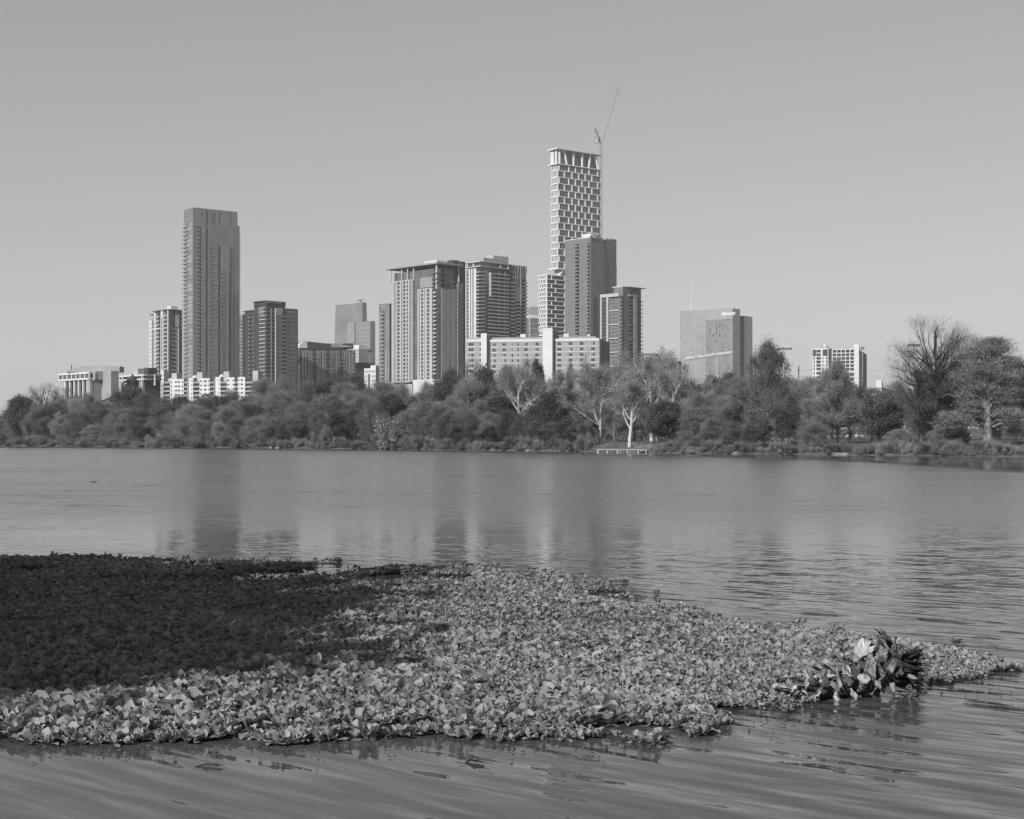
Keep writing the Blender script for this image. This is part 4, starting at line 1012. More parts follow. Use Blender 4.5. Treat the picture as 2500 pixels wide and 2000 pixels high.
def luffing_crane():
    D = 1235; base = P(1469.5, 600, D); t = empty('tower_crane', (base.x, base.y, 3.0)); tag(t, 'dark tower crane with steeply raised thin jib, beside the tallest skyscraper', 'crane')
    rel = lambda p: tuple(Vector(p)-Vector(t.location))
    q = MB(); lattice(q, rel(P(1469.8, 1060, D)), rel(P(1467.5, 352, D)), 1.7, 90, 0.10); q.build('mast', M_MID, t)
    q = MB(); lattice(q, rel(P(1471, 345, D)), rel(P(1511, 211, D)), 1.5, 34, 0.06, 3); q.build('jib', M_GREY, t)
    q = MB(); lattice(q, rel(P(1464, 341, D)), rel(P(1453, 314, D)), 0.9, 7, 0.12, 3); q.tube(rel(P(1453, 314, D)), rel(P(1455, 343, D)), 0.12, 0.12, 4); q.build('a_frame', M_DARK, t)
    a = Vector(rel(P(1452, 349, D))); c = Vector(rel(P(1471, 343.5, D)))
    q = MB(); q.box(a.x, c.x, a.y-0.9, a.y+0.9, a.z, a.z+0.7).box(a.x, a.x+2.2, a.y-1, a.y+1, a.z-0.2, a.z+2.0); q.build('counter_deck', M_PALE, t)
    q = MB(); q.box(c.x-3.5, c.x-1.8, c.y-2.2, c.y-0.9, c.z-1, c.z+1.6); q.build('cab', M_DARK, t)
    q = MB(); q.tube(rel(P(1453, 314, D)), rel(P(1508, 214, D)), 0.05, 0.05, 3); q.tube(rel(P(1511, 211, D)), rel(P(1511, 235, D)), 0.05, 0.05, 3); q.build('cable', M_DARK, t)
luffing_crane()
def hammer_crane():
    D = 1350; t = empty('tower_crane', tuple(Vector((P(1750, 900, D).x, D, 3.0)))); tag(t, 'white tower crane with a long level lattice jib, in front of the wide glass hotel', 'crane')
    rel = lambda p: tuple(Vector(p)-Vector(t.location))
    q = MB(); lattice(q, rel(P(1750, 1050, D)), rel(P(1750, 868, D)), 1.0, 40, 0.12); q.build('mast', M_WHITE, t)
    q = MB(); lattice(q, rel(P(1786, 861.5, D-14)), rel(P(1672, 877, D+30)), 2.6, 26, 0.22, 3); q.build('jib', M_WHITE, t)
    q = MB(); lattice(q, rel(P(1750, 866, D)), rel(P(1740, 862, D)), 0.8, 3, 0.12); q.build('cab_tower', M_WHITE, t)
    q = MB(); q.tube(rel(P(1735, 865, D)), rel(P(1676, 851, D+26)), 0.09, 0.09, 3); q.tube(rel(P(1676, 851, D+26)), rel(P(1660, 880, D+32)), 0.1, 0.1, 3); q.build('cable', M_WHITE, t)
    for y in (882, 900, 918):
        q = MB(); a = Vector(rel(P(1742, y, D))); q.box(a.x, a.x+3.2, -0.4, 0.4, a.z, a.z+0.35); q.build('tie', M_WHITE, t)
hammer_crane()

# ================================================================== TREES
M_BARK = mat('grey_bark', 0.19, 0.9, 0.3, 2.0, 0.1); M_BARKD = mat('dark_bark', 0.045, 0.9, 0.3, 2.0, 0.1)
M_BARKW = mat('pale_bark', 0.46, 0.85, 0.25, 1.2, 0.1)
M_TWIG = mat('fine_twigs', 0.225, 0.9, 0.2, 0.25, 0.05, objvar=0.38, trans=0.25)
M_LEAFG = mat('grey_green_leaves', 0.16, 0.8, 0.3, 0.5, 0.15, objvar=0.35, trans=0.25)
M_LEAFD = mat('dark_evergreen_leaves', 0.08, 0.7, 0.35, 0.5, 0.15, objvar=0.25, trans=0.2)
M_LEAFP = mat('pale_dry_leaves', 0.27, 0.85, 0.25, 0.6, 0.1, objvar=0.2, trans=0.25)
M_TWIGD = mat('dark_twigs', 0.10, 0.9, 0.2, 0.25, 0.05, objvar=0.15)
M_TWIGP = mat('pale_twigs', 0.24, 0.9, 0.2, 0.25, 0.05, objvar=0.15, trans=0.2)

def unit(n, rng):
    v = rng.normal(size=(n, 3)); return v/np.linalg.norm(v, axis=1)[:, None]
def blades(c, d, ln, wd, rng):
    """thin tapering twigs: one triangle each"""
    n = len(c); d = d/np.linalg.norm(d, axis=1)[:, None]; s = np.cross(d, unit(n, rng)); s /= np.linalg.norm(s, axis=1)[:, None]+1e-9
    v = np.empty((n, 3, 3)); v[:, 0] = c-s*wd[:, None]/2; v[:, 1] = c+s*wd[:, None]/2; v[:, 2] = c+d*ln[:, None]
    return v.reshape(-1, 3), np.arange(3*n)
def leaves(c, sz, rng, flat=0.0):
    """small leaf clumps: one kinked quad each, as two triangles"""
    n = len(c); a = unit(n, rng); a[:, 2] *= (1-flat); a /= np.linalg.norm(a, axis=1)[:, None]
    b = np.cross(a, unit(n, rng)); b /= np.linalg.norm(b, axis=1)[:, None]+1e-9
    sz = sz[:, None]; k = rng.uniform(0.45, 0.9, size=(n, 1))
    v = np.empty((n, 4, 3)); v[:, 0] = c-a*sz/2; v[:, 1] = c+b*sz*k/2; v[:, 2] = c+a*sz/2; v[:, 3] = c-b*sz*k/2+unit(n, rng)*sz*0.15
    f = (np.arange(n)[:, None]*4+np.array([0, 1, 2, 0, 2, 3])[None, :]).ravel()
    return v.reshape(-1, 3), f

def grow(rng, p, d, L, r, lev, out, spec):
    n = spec['seg'][lev]; q = p.copy(); dd = d/np.linalg.norm(d); r0 = r
    for i in range(n):
        dd = dd+rng.normal(size=3)*spec['wob'][lev]; dd[2] += spec['up'][lev]; dd /= np.linalg.norm(dd)
        q2 = q+dd*L/n; r1 = r*(1-(i+1)/n*(0.45 if lev == 0 else 0.75))
        out.append((q, q2, r0, r1, lev, dd.copy())); 
        if lev < spec['max']:
            t = (i+1)/n
            if t > spec['start'][lev]:
                k = spec['kids'][lev]; k = int(k)+(rng.random() < k-int(k))
                for _ in range(k):
                    ax = unit(1, rng)[0]; ax -= dd*ax.dot(dd); ax /= np.linalg.norm(ax)+1e-9
                    an = math.radians(spec['ang'][lev]+rng.normal()*10)
                    nd = dd*math.cos(an)+ax*math.sin(an)
                    grow(rng, q2, nd, L*spec['len'][lev]*rng.uniform(0.7, 1.15)*(1.15-0.5*t), max(0.012, r1*0.62), lev+1, out, spec)
        q = q2; r0 = r1

SPEC = dict(
 round=dict(max=3, seg=[6, 5, 4, 3], wob=[.06, .14, .2, .25], up=[.02, .06, .05, .03], start=[.3, .25, .2], kids=[2.2, 1.7, 1.6], ang=[52, 45, 42], len=[.62, .55, .55]),
 vase=dict(max=3, seg=[5, 6, 5, 4], wob=[.05, .12, .2, .25], up=[.02, .10, .07, .04], start=[.35, .3, .2], kids=[2.3, 1.6, 1.7], ang=[38, 36, 40], len=[.95, .5, .55]),
 wide=dict(max=3, seg=[6, 7, 5, 4], wob=[.05, .15, .25, .3], up=[.02, .05, .05, .03], start=[.3, .25, .2], kids=[1.8, 1.7, 1.8], ang=[55, 42, 42], len=[.8, .5, .55]),
 bare=dict(max=4, seg=[4, 6, 6, 4, 3], wob=[.05, .12, .17, .2, .25], up=[.02, .07, .05, .03, .02], start=[.4, .3, .2, .15], kids=[2.4, 1.5, 1.4, 1.5], ang=[40, 38, 40, 42], len=[1.05, .52, .5, .55]),
 cyp=dict(max=3, seg=[7, 7, 5, 4], wob=[.04, .12, .22, .3], up=[.02, .03, .04, .03], start=[.3, .3, .2], kids=[2.6, 1.6, 1.8], ang=[62, 42, 42], len=[.62, .5, .55]),
 tall=dict(max=2, seg=[10, 4, 3], wob=[.03, .12, .2], up=[.02, .14, .1], start=[.2, .25], kids=[3.0, 1.6], ang=[48, 40], len=[.30, .5]),
)
PROTO = {}
def proto(key, seed, spec, Ht, trunk_r, barkm, crown):
    """crown: list of (material, kind, count, size, spread, levels)"""
    rng = np.random.default_rng(seed); segs = []
    grow(rng, np.array([0., 0, 0]), np.array([rng.normal()*.05, rng.normal()*.05, 1.0]), Ht*(0.62 if spec != 'tall' else 0.95), trunk_r, 0, segs, SPEC[spec])
    mb = MB()
    for (a, b, ra, rb, lev, dd) in segs:
        if lev <= 2 or spec in ('vase', 'wide', 'bare', 'cyp'): mb.tube(a, b, ra, rb, 6 if lev < 2 else 3, False)
    trunk = mb.mesh('trunk', barkm)
    A = np.array([s[0] for s in segs]); B = np.array([s[1] for s in segs]); Lv = np.array([s[4] for s in segs]); Dn = np.array([s[5] for s in segs])
    V = []; Fc = []; MI = []; mats_ = []; off = 0
    for (m, kind, cnt, size, spread, lv, lowcut) in crown:
        ok = np.where((Lv >= lv) & (A[:, 2] > Ht*lowcut))[0]
        i = rng.choice(ok, cnt); t = rng.random((cnt, 1)); c = A[i]*(1-t)+B[i]*t
        c = c+rng.normal(size=(cnt, 3))*spread*np.array([1, 1, 0.75])
        c[:, 2] = np.maximum(c[:, 2], 0.15)
        if kind == 'blade':
            ctr = np.array([0, 0, Ht*0.45]); dirn = Dn[i]*0.8+(c-ctr)/np.linalg.norm(c-ctr, axis=1)[:, None]*0.5+rng.normal(size=(cnt, 3))*0.5; dirn[:, 2] += 0.25
            v, f = blades(c, dirn, size*rng.uniform(.5, 1.5, cnt), np.full(cnt, size*(0.04 if spec == 'bare' else 0.075))*rng.uniform(.6, 1.4, cnt), rng)
        else: v, f = leaves(c, size*rng.uniform(.6, 1.4, cnt), rng, 0.3)
        V.append(v); Fc.append(f+off); off += len(v); MI += [len(mats_)]*(len(f)//3); mats_.append(m)
    V = np.concatenate(V); Fc = np.concatenate(Fc)
    me = np_mesh('crown', V, Fc, 3)
    for m in mats_: me.materials.append(m)
    me.polygons.foreach_set('material_index', np.array(MI, dtype=np.int32))
    lo = np.percentile(V, 1, axis=0); hi = np.percentile(V, 99, axis=0)
    PROTO.setdefault(key, []).append((trunk, me, hi[2], max(hi[0]-lo[0], hi[1]-lo[1]), (lo+hi)/2))

for sd_ in (1, 2):      # half-bare trees: a mist of fine twigs and a few small leaves
    proto('haze', sd_, 'round', 15, 0.28, M_BARK, [(M_TWIG, 'blade', 30000, 0.6, 0.6, 2, .12), (M_LEAFG, 'leaf', 9000, 0.2, 0.6, 2, .1)])
for sd_ in (11, 12, 13):      # evergreen oaks and cedars
    proto('oak', sd_, 'round', 12, 0.3, M_BARKD, [(M_LEAFD, 'leaf', 36000, 0.26, 0.60, 2, .05), (M_TWIG, 'blade', 3000, 0.7, 0.7, 2, .1)])
for sd_ in (21, 22, 23, 24):      # sycamores
    proto('sycamore', sd_, 'vase', 16, 0.30, M_BARKW, [(M_TWIGP, 'blade', 9000, 0.8, 0.3, 2, .25), (M_LEAFP, 'leaf', 1500, 0.2, 0.4, 3, .3)])
for sd_ in (33, ):          # large bare trees
    proto('bare', sd_, 'bare', 18, 0.36, M_BARKD, [(M_TWIGD, 'blade', 7000, 0.8, 0.10, 4, .3)])
for sd_ in ():
    proto('cypress', sd_, 'cyp', 18, 0.5, M_BARK, [(M_TWIG, 'blade', 14000, 0.6, 0.35, 2, .2), (M_LEAFG, 'leaf', 30000, 0.22, 0.32, 3, .12)])
for sd_ in ():
    proto('poplar', sd_, 'tall', 15, 0.22, M_BARK, [(M_TWIG, 'blade', 12000, 0.75, 0.3, 1, .12), (M_LEAFG, 'leaf', 9000, 0.25, 0.35, 1, .12)])

def proto2(key, seed, Ht, trunk_r, barkm, env, K, clump, mats_n, zlo=0.2, upright=False, limb=0.09):
    """a crown of separate clumps inside an outline env(t)->radius, each carried by its own limb"""
    rng = np.random.default_rng(seed); t = zlo+(1-zlo)*rng.random(K)**0.85; R = np.array([env(a) for a in t]); a = rng.uniform(0, 6.283, K)
    rr = R*np.sqrt(rng.uniform(0.12, 1.0, K)); cen = np.c_[rr*np.cos(a), rr*np.sin(a), t*Ht]
    mb = MB(); tops = [np.array([rng.normal()*.15*i/6, rng.normal()*.15*i/6, Ht*0.92*i/6]) for i in range(7)]
    mb.path([tuple(p) for p in tops], [trunk_r*(1.25-i*.19) for i in range(7)], 8)
    for c in cen:
        zb = max(Ht*zlo*.8, c[2]*rng.uniform(.36, .9)-abs(rr.max()*0) if upright == 2 else c[2]*rng.uniform(.45, .75) if upright else c[2]*rng.uniform(.6, .9)); f = zb/(Ht*.92)*6; i = min(5, int(f)); b = tops[i]+(tops[i+1]-tops[i])*(f-i)
        m1 = b*.6+c*.4+np.array([0, 0, (0.04 if not upright else 0.03 if upright == 2 else -.05)*Ht])*rng.uniform(-.6 if upright == 2 else .3, 1)+rng.normal(size=3)*(.35 if upright == 2 else 0); m2 = b*.25+c*.75+rng.normal(size=3)*.2
        mb.path([tuple(b), tuple(m1), tuple(m2), tuple(c)], [limb*1.3, limb, limb*.6, limb*.25], 4)
        for _ in range(4):
            e = c+rng.normal(size=3)*np.array(clump)*1.1; mb.tube(tuple(m2), tuple(e), limb*.3, .012, 3, False)
    V = []; Fc = []; MI = []; off = 0; ml = []
    for (m, kind, cnt, size) in mats_n:
        w_ = rng.uniform(.4, 1.6, K); w_ /= w_.sum(); i = rng.choice(K, cnt, p=w_); g = rng.normal(size=(cnt, 3)); c = cen[i]+g*np.array(clump)*rng.uniform(.6, 1.15, (K, 1))[i]
        c[:, 2] = np.maximum(c[:, 2], .1)
        if kind in ('blade', 'thin'):
            d = g*np.array([1, 1, .6])+np.array([0, 0, .5 if not upright else 1.6]); d += cen[i]/Ht*.8; v, f = blades(c, d, size*rng.uniform(.5, 1.5, cnt), size*(.07 if kind == 'blade' else .035)*rng.uniform(.6, 1.4, cnt), rng)
        else: v, f = leaves(c, size*rng.uniform(.6, 1.4, cnt), rng, .3)
        V.append(v); Fc.append(f+off); off += len(v); MI += [len(ml)]*(len(f)//3); ml.append(m)
    V = np.concatenate(V); me = np_mesh('crown', V, np.concatenate(Fc), 3)
    for m in ml: me.materials.append(m)
    me.polygons.foreach_set('material_index', np.array(MI, dtype=np.int32)); lo = np.percentile(V, 1, axis=0); hi = np.percentile(V, 99, axis=0)
    PROTO.setdefault(key, []).append((mb.mesh('trunk', barkm), me, hi[2], max(hi[0]-lo[0], hi[1]-lo[1]), (lo+hi)/2))
def env_layer(t): return 6.5*min(1, (1.05-t)/.55)**.75*(0.75+.25*math.sin(t*9))
def env_cone(t): return 5.8*max(.05, min(1, (1.04-t)/.62))**.75*(.8+.2*math.sin(t*17)) if t > .3 else 5.2
def env_dome(t): return 5.2*math.sqrt(max(0.03, 1-((t-.5)/.54)**2))
for sd_, kk in ((5, 120), (6, 95), (7, 140)): proto2('haze', sd_, 14, .22, M_BARK, env_dome, kk, (.62, .62, .55), [(M_TWIG, 'blade', 28000, .6), (M_LEAFG, 'leaf', 9000, .19)], .10, False, .06)
def env_bare(t): return 7.6*math.sqrt(max(0.02, 1-((t-.60)/.44)**2))
PROTO['bare'] = []
for sd_, kk in ((31, 85), (32, 60)): proto2('bare', sd_, 18, .38, M_BARKD, env_bare, kk, (.8, .8, .6), [(M_TWIGD, 'thin', 9500, .7)], .26, 2, .095)
proto2('cypress', 41, 18, .5, M_BARK, env_layer, 85, (.85, .85, .30), [(M_LEAFG, 'leaf', 15000, .19), (M_TWIG, 'blade', 15000, .55)], .17)
proto2('cypress', 42, 16, .4, M_BARK, env_layer, 75, (.95, .95, .45), [(M_LEAFG, 'leaf', 30000, .2), (M_TWIG, 'blade', 12000, .6)], .15)
proto2('poplar', 51, 15, .25, M_BARK, env_cone, 150, (.36, .36, .75), [(M_LEAFG, 'leaf', 17000, .19), (M_TWIG, 'blade', 15000, .55)], .14, True, .05)
proto2('poplar', 52, 15, .25, M_BARKD, env_cone, 130, (.45, .45, .7), [(M_LEAFG, 'leaf', 17000, .19), (M_TWIG, 'blade', 13000, .55)], .14, True, .05)

def shrub(key, seed, m, m2, n, Ht=3.0):
    rng = np.random.default_rng(seed)
    nl = 17; cen = np.c_[rng.normal(size=nl)*1.6, rng.normal(size=nl)*1.0, rng.uniform(0.2, Ht*0.85, nl)]
    i = rng.integers(0, nl, n); c = cen[i]+rng.normal(size=(n, 3))*np.array([.42, .42, .38])*rng.uniform(.5, 1.4, (nl, 1))[i]; c[:, 2] = np.abs(c[:, 2])
    v1, f1 = leaves(c[:n*2//3], 0.2*rng.uniform(.6, 1.4, n*2//3), rng)
    c2 = c[n*2//3:]+np.array([0, 0, .2]); v2, f2 = blades(c2, np.c_[rng.normal(size=(len(c2), 2))*.6, np.full(len(c2), .8)], rng.uniform(.3, 1.3, len(c2)), np.full(len(c2), .045), rng)
    me = np_mesh('foliage', np.concatenate([v1, v2]), np.concatenate([f1, f2+len(v1)]), 3)
    me.materials.append(m); me.materials.append(m2)
    me.polygons.foreach_set('material_index', np.array([0]*(len(f1)//3)+[1]*(len(f2)//3), dtype=np.int32))
    mb = MB()
    for c in cen: mb.path([(0, 0, -0.3), (c[0]*.5, c[1]*.5, c[2]*.6), tuple(c)], [0.06, 0.045, 0.02], 4)
    v = np.concatenate([v1, v2]); lo, hi = np.percentile(v, 1, axis=0), np.percentile(v, 99, axis=0)
    PROTO.setdefault(key, []).append((mb.mesh('stems', M_BARK), me, hi[2], hi[0]-lo[0], (lo+hi)/2))
for s_ in (61, 62, 63): shrub('shrub', s_, M_LEAFG, M_TWIG, 8000)
for s_ in (64, 65): shrub('paleshrub', s_, M_LEAFP, M_TWIG, 8000)
for s_ in (66, 67): shrub('darkshrub', s_, M_LEAFD, M_TWIG, 8000)

LAND = [(0, 'left of the crowned hotel'), (145, 'below the crowned hotel'), (300, "below the crowned hotel's right wing"), (385, 'below the long white apartment block'),
        (585, 'below the white-edged dark tower'), (728, 'below the swoop-roofed mid-rise'), (870, 'below the narrow grey tower'), (950, 'below the broad central tower'),
        (1135, "below the pale slab's left half"), (1330, "below the pale slab's right half"), (1465, 'below the pale-framed tower'), (1570, 'just left of the lettered hotel'), (1660, 'below the lettered glass hotel'),
        (1840, 'right of the lettered glass hotel'), (1975, 'below the white gridded tower'), (2120, 'right of the white gridded tower'), (2240, 'at the foot of the great bare tree'), (2340, 'near the right edge of the photo')]
KN = dict(haze=('tree', 'half-bare grey tree', 'half-bare grey trees along the far shore'), oak=('evergreen_tree', 'dark dense evergreen', 'dark evergreens along the far shore'),
          sycamore=('sycamore_tree', 'bare tree with white bark and limbs', 'white-limbed bare trees'), bare=('bare_tree', 'leafless dark-limbed tree', 'leafless dark trees'),
          cypress=('cypress_tree', 'huge spreading layered tree with thick trunk', None), poplar=('poplar_tree', 'upright tapering tree with sparse clumped leaves', 'upright tapering trees'),
          shrub=('shrub', 'grey bush on the far waterline', 'bushes along the far waterline'), paleshrub=('shrub', 'pale dry waterline bush', 'pale dry bushes along the far waterline'), darkshrub=('shrub', 'low dark bush on the far waterline', 'dark bushes along the far waterline'))
ORD = ['first', 'second', 'third', 'fourth', 'fifth', 'sixth', 'seventh', 'eighth', 'ninth', 'tenth', 'eleventh', 'twelfth']
PLANTS = []
def plant(px, top, d, kind, wpx, var=None, label=None, rot=None, base=None, deep=1.0):
    PLANTS.append(dict(px=px, top=top, d=d, kind=kind, w=wpx, var=var, label=label, rot=rot, base=base, deep=deep))
RT = random.Random(5)
T = [ # px, top, metres behind the waterline, kind, width in px
 (52,972,5,'oak',74),(12,1012,12,'haze',70),(100,936,45,'bare',95),(150,946,55,'bare',90),(88,990,6,'haze',70),(128,985,15,'haze',80),(165,975,30,'haze',80),(205,965,30,'haze',90),(238,985,8,'haze',80),
 (270,985,20,'haze',90),(322,952,32,'oak',85),(300,1000,6,'haze',80),(362,962,28,'haze',80),(402,990,8,'oak',60),(340,998,5,'haze',60),(428,972,26,'oak',90),(470,990,8,'haze',90),
 (500,975,30,'haze',90),(545,972,24,'oak',90),(565,985,8,'haze',90),(592,958,34,'haze',85),(640,928,55,'haze',70),(618,975,10,'haze',95),(684,925,58,'haze',75),(690,960,20,'haze',100),(742,940,45,'haze',95),
 (735,985,7,'haze',90),(788,932,55,'oak',80),(800,965,15,'haze',110),(838,938,50,'haze',90),(868,922,70,'oak',70),(850,1005,5,'oak',90),(895,950,35,'haze',100),(935,935,55,'haze',90),(958,965,14,'oak',70),
 (915,985,9,'haze',80),(990,942,40,'haze',100),(1000,1000,6,'haze',90),(1050,940,45,'haze',95),(1045,985,12,'oak',90),(1095,912,50,'oak',85),(1092,975,12,'haze',100),(1152,878,50,'bare',95),(1140,925,40,'haze',90),
 (1190,905,55,'oak',90),(1165,985,8,'haze',90),(1245,903,55,'oak',90),(1222,952,22,'oak',85),(1200,1010,5,'haze',70),(1312,886,50,'oak',45),(1345,915,34,'haze',100),(1390,892,45,'poplar',50),(1360,960,14,'oak',100),
 (1310,985,20,'haze',80),(1440,905,50,'haze',70),(1410,955,30,'haze',90),(1475,915,55,'haze',80),(1510,892,60,'haze',90),(1500,985,40,'haze',90),(1570,915,55,'haze',90),(1545,970,70,'oak',90),(1590,940,50,'haze',90),
 (1630,985,3,'oak',105),(1660,930,40,'haze',80),(1692,938,75,'oak',60),(1705,965,9,'haze',105),(1765,918,70,'oak',85),(1768,975,10,'haze',100),(1745,945,55,'haze',80),(1805,925,55,'haze',95),(1822,950,40,'haze',90),
 (1985,925,45,'haze',105),(1940,925,35,'haze',100),(2040,893,40,'haze',105),(2078,940,50,'oak',70),(2000,965,14,'haze',90),(2153,962,6,'oak',92),(2205,938,45,'haze',100),(2130,950,60,'haze',80),(2190,985,60,'haze',70),
 (2255,905,50,'haze',90),(2310,905,40,'haze',130),(2345,880,46,'haze',110),(2480,890,40,'oak',110),(2440,905,50,'haze',110),(2515,935,20,'haze',120),(2250,960,40,'haze',80),
]
for t in T: plant(*t)
plant(2292, 777, 34, 'bare', 235, 0, 'huge leafless tree with thick dark limbs, tallest at the right', 0.6); plant(2238, 850, 30, 'bare', 135, 1, 'smaller leafless dark tree leaning left of the tallest bare tree', 2.0); plant(2362, 815, 38, 'bare', 130, 1, 'leafless dark tree between the tallest bare tree and the huge layered tree', 4.0)
plant(2405, 828, 7, 'cypress', 215, 0, 'huge spreading layered tree with a thick lit trunk on the right bank'); plant(1882, 842, 14, 'poplar', 185, 0, 'big broad-based tapering tree right of the lettered glass hotel'); plant(2045, 885, 16, 'poplar', 120, 1, 'tapering dark tree in front of the white gridded tower')
SY = [(1288,886,9,150,0,''),(1455,884,12,160,1,''),(1547,893,6,150,2,''),(1608,855,38,140,3,''),(1665,898,30,150,0,'')]
SL = ['white-limbed bare tree furthest left, against the pale brick slab', 'white-limbed bare tree left of the dock, below the right half of the pale brick slab', 'white-trunked bare tree standing right behind the wooden dock',
      'tallest white-limbed bare tree, left of the lettered glass hotel', 'forking white-limbed bare tree rising over the low dark evergreen']
for (px, top, d, w_, v, _), lb in zip(SY, SL): plant(px, top, d, 'sycamore', w_, v, lb, v*1.3)
# front row of young trees closing the wall of growth, then bushes on the waterline
px = -10
while px < 1440:
    plant(px, RT.uniform(1005, 1040), RT.uniform(2.5, 5), RT.choice(['haze', 'haze', 'oak', 'haze']), RT.uniform(45, 75)); px += RT.uniform(30, 46)
for px, top, k in ((1690, 1030, 'haze'), (1740, 1025, 'haze'), (1800, 1035, 'haze'), (1850, 1020, 'oak'), (1925, 1020, 'haze'), (1985, 1035, 'haze'), (2200, 1050, 'haze'), (2290, 1040, 'haze'), (2335, 1045, 'oak'), (1915, 1000, 'oak')):
    plant(px, top, 4, k, RT.uniform(50, 80))
px = -5
while px < 2540:
    if 1455 < px < 1600: px += 20; continue
    k = RT.choice(['shrub', 'shrub', 'darkshrub', 'shrub', 'darkshrub', 'darkshrub', 'paleshrub']); plant(px, 1072+RT.uniform(-14, 8) if px < 1440 else 1084+RT.uniform(-12, 8), RT.uniform(0.6, 1.8), k, RT.uniform(32, 58)); px += RT.uniform(20, 32)
plant(965, 1015, 1.5, 'paleshrub', 110, None, 'large pale rounded bush leaning over the water below the broad central tower')
plant(2395, 1088, 1.0, 'paleshrub', 50, None, 'pale rounded bush at the foot of the huge spreading tree')

PLANTS.sort(key=lambda q: q['px']); counts = {}
for q in PLANTS:
    D = dshore(q['px'])+q['d']; x = (q['px']-CX)*D/F; g = ground(x, D)-0.15
    h = H+(HZ-q['top'])*D/F-g; wd = q['w']*D/F
    pr = PROTO[q['kind']]; tr, cr, ph, pw, pc = pr[(q['var'] if q['var'] is not None else RT.randrange(len(pr))) % len(pr)]
    nm, desc, grp = KN[q['kind']]
    sx = wd/pw; sz = h/ph; rot = q['rot'] if q['rot'] is not None else RT.uniform(0, 6.28)
    cxl = pc[0]*math.cos(rot)-pc[1]*math.sin(rot)
    root = empty(nm, (x-cxl*sx, D, g), rot); root.scale = (sx, sx*q['deep'], sz)
    link('trunk' if 'shrub' not in q['kind'] else 'stems', tr, root); link('crown' if 'shrub' not in q['kind'] else 'foliage', cr, root)
    if q['label']: tag(root, q['label'], 'tree' if 'shrub' not in q['kind'] else 'bush')
    else:
        lm = [b for a, b in LAND if a <= q['px']] or [LAND[0][1]]; lm = lm[-1]
        row = '' if 'shrub' in q['kind'] else (' on the bank' if q['d'] < 14 else ' in back rows' if q['d'] >= 36 else ' in middle rows')
        small = 'young ' if (q['kind'] in ('haze', 'oak') and q['top'] >= 1000 and q['d'] < 6) else ''
        k = (q['kind'], lm, row, small); counts[k] = counts.get(k, 0)+1
        q['n'] = counts[k]; q['key'] = k; q['obj'] = root
        root['group'] = grp if grp else 'trees'
for q in PLANTS:
    if q['label']: continue
    kind, lm, row, small = q['key']; desc = KN[kind][1]; tot = counts[q['key']]; nn = '' if tot == 1 else ', %s from left' % ORD[min(q['n']-1, 11)]
    tag(q['obj'], (small+desc+row+' '+lm.replace('at the foot of the great bare tree', 'under the great bare tree').replace('near the right edge of the photo', 'near the right edge')+nn), 'tree' if 'shrub' not in kind else 'bush')

# the wood that closes the view behind the rows, one mass
def far_wood():
    rng = np.random.default_rng(77); n = 150000
    px = rng.uniform(-250, 2800, n); d = rng.uniform(90, 190, n)
    D = np.array([dshore(p) for p in px])+d
    top = 985+14*np.sin(px*0.021)+10*np.sin(px*0.057+1)+ (px < 60)*22 + np.where((px > 1440) & (px < 1900), -22, 0)+np.where(px > 1980, -8, 0)
    hmax = H+(HZ-top)*D/F; z0 = np.where(px > 1950, 5.5, 2.4)
    z = z0+(hmax-z0)*(1-rng.random(n)**1.6)
    c = np.c_[(px-CX)*D/F, D, z]
    v, f = leaves(c, rng.uniform(.4, .95, n), rng, 0.2)
    me = np_mesh('far_wood', v, f, 3, mat('far_foliage', 0.12, 0.9, 0.35, 0.12, 0.1)); tag(link('far_wood', me), kind='stuff')
far_wood()
def hills():
    xs = np.linspace(-1500, -500, 40); v = []; fq = []
    for i, x in enumerate(xs):
        hgt = 30+10*math.sin(i*0.5)+4*math.sin(i*1.7)
        hgt *= max(0.0, min(1, (-520-x)/60.0))
        v += [(x, 2200, 0), (x, 2200, hgt), (x, 2500, hgt*0.9), (x, 2700, 0)]
    for i in range(39):
        for k in range(3): fq.append((i*4+k, i*4+4+k, i*4+5+k, i*4+1+k))
    tag(link('hills', np_mesh('hills', v, np.array(fq), 4, mat('hill_woods', 0.14, 0.95, 0.3, 0.02), True)), kind='structure')
hills()
# rough grass tussocks on the bank
def bank_grass():
    rng = np.random.default_rng(8); n = 60000
    px = rng.uniform(-50, 2560, n); d = rng.uniform(0.1, 1, n)**1.5*34
    D = np.array([dshore(p) for p in px])+d; x = (px-CX)*D/F
    z = np.array([ground(a, b) for a, b in zip(x, D)])
    c = np.c_[x, D, z]; v, f = blades(c, np.c_[rng.normal(size=(n, 2))*.5, np.ones(n)], rng.uniform(.2, .7, n), rng.uniform(.03, .12, n), rng)
    tag(link('bank_grass', np_mesh('bank_grass', v, f, 3, mat('dry_grass', 0.13, 0.9, 0.4, 0.3, 0.1))), kind='stuff')
bank_grass()
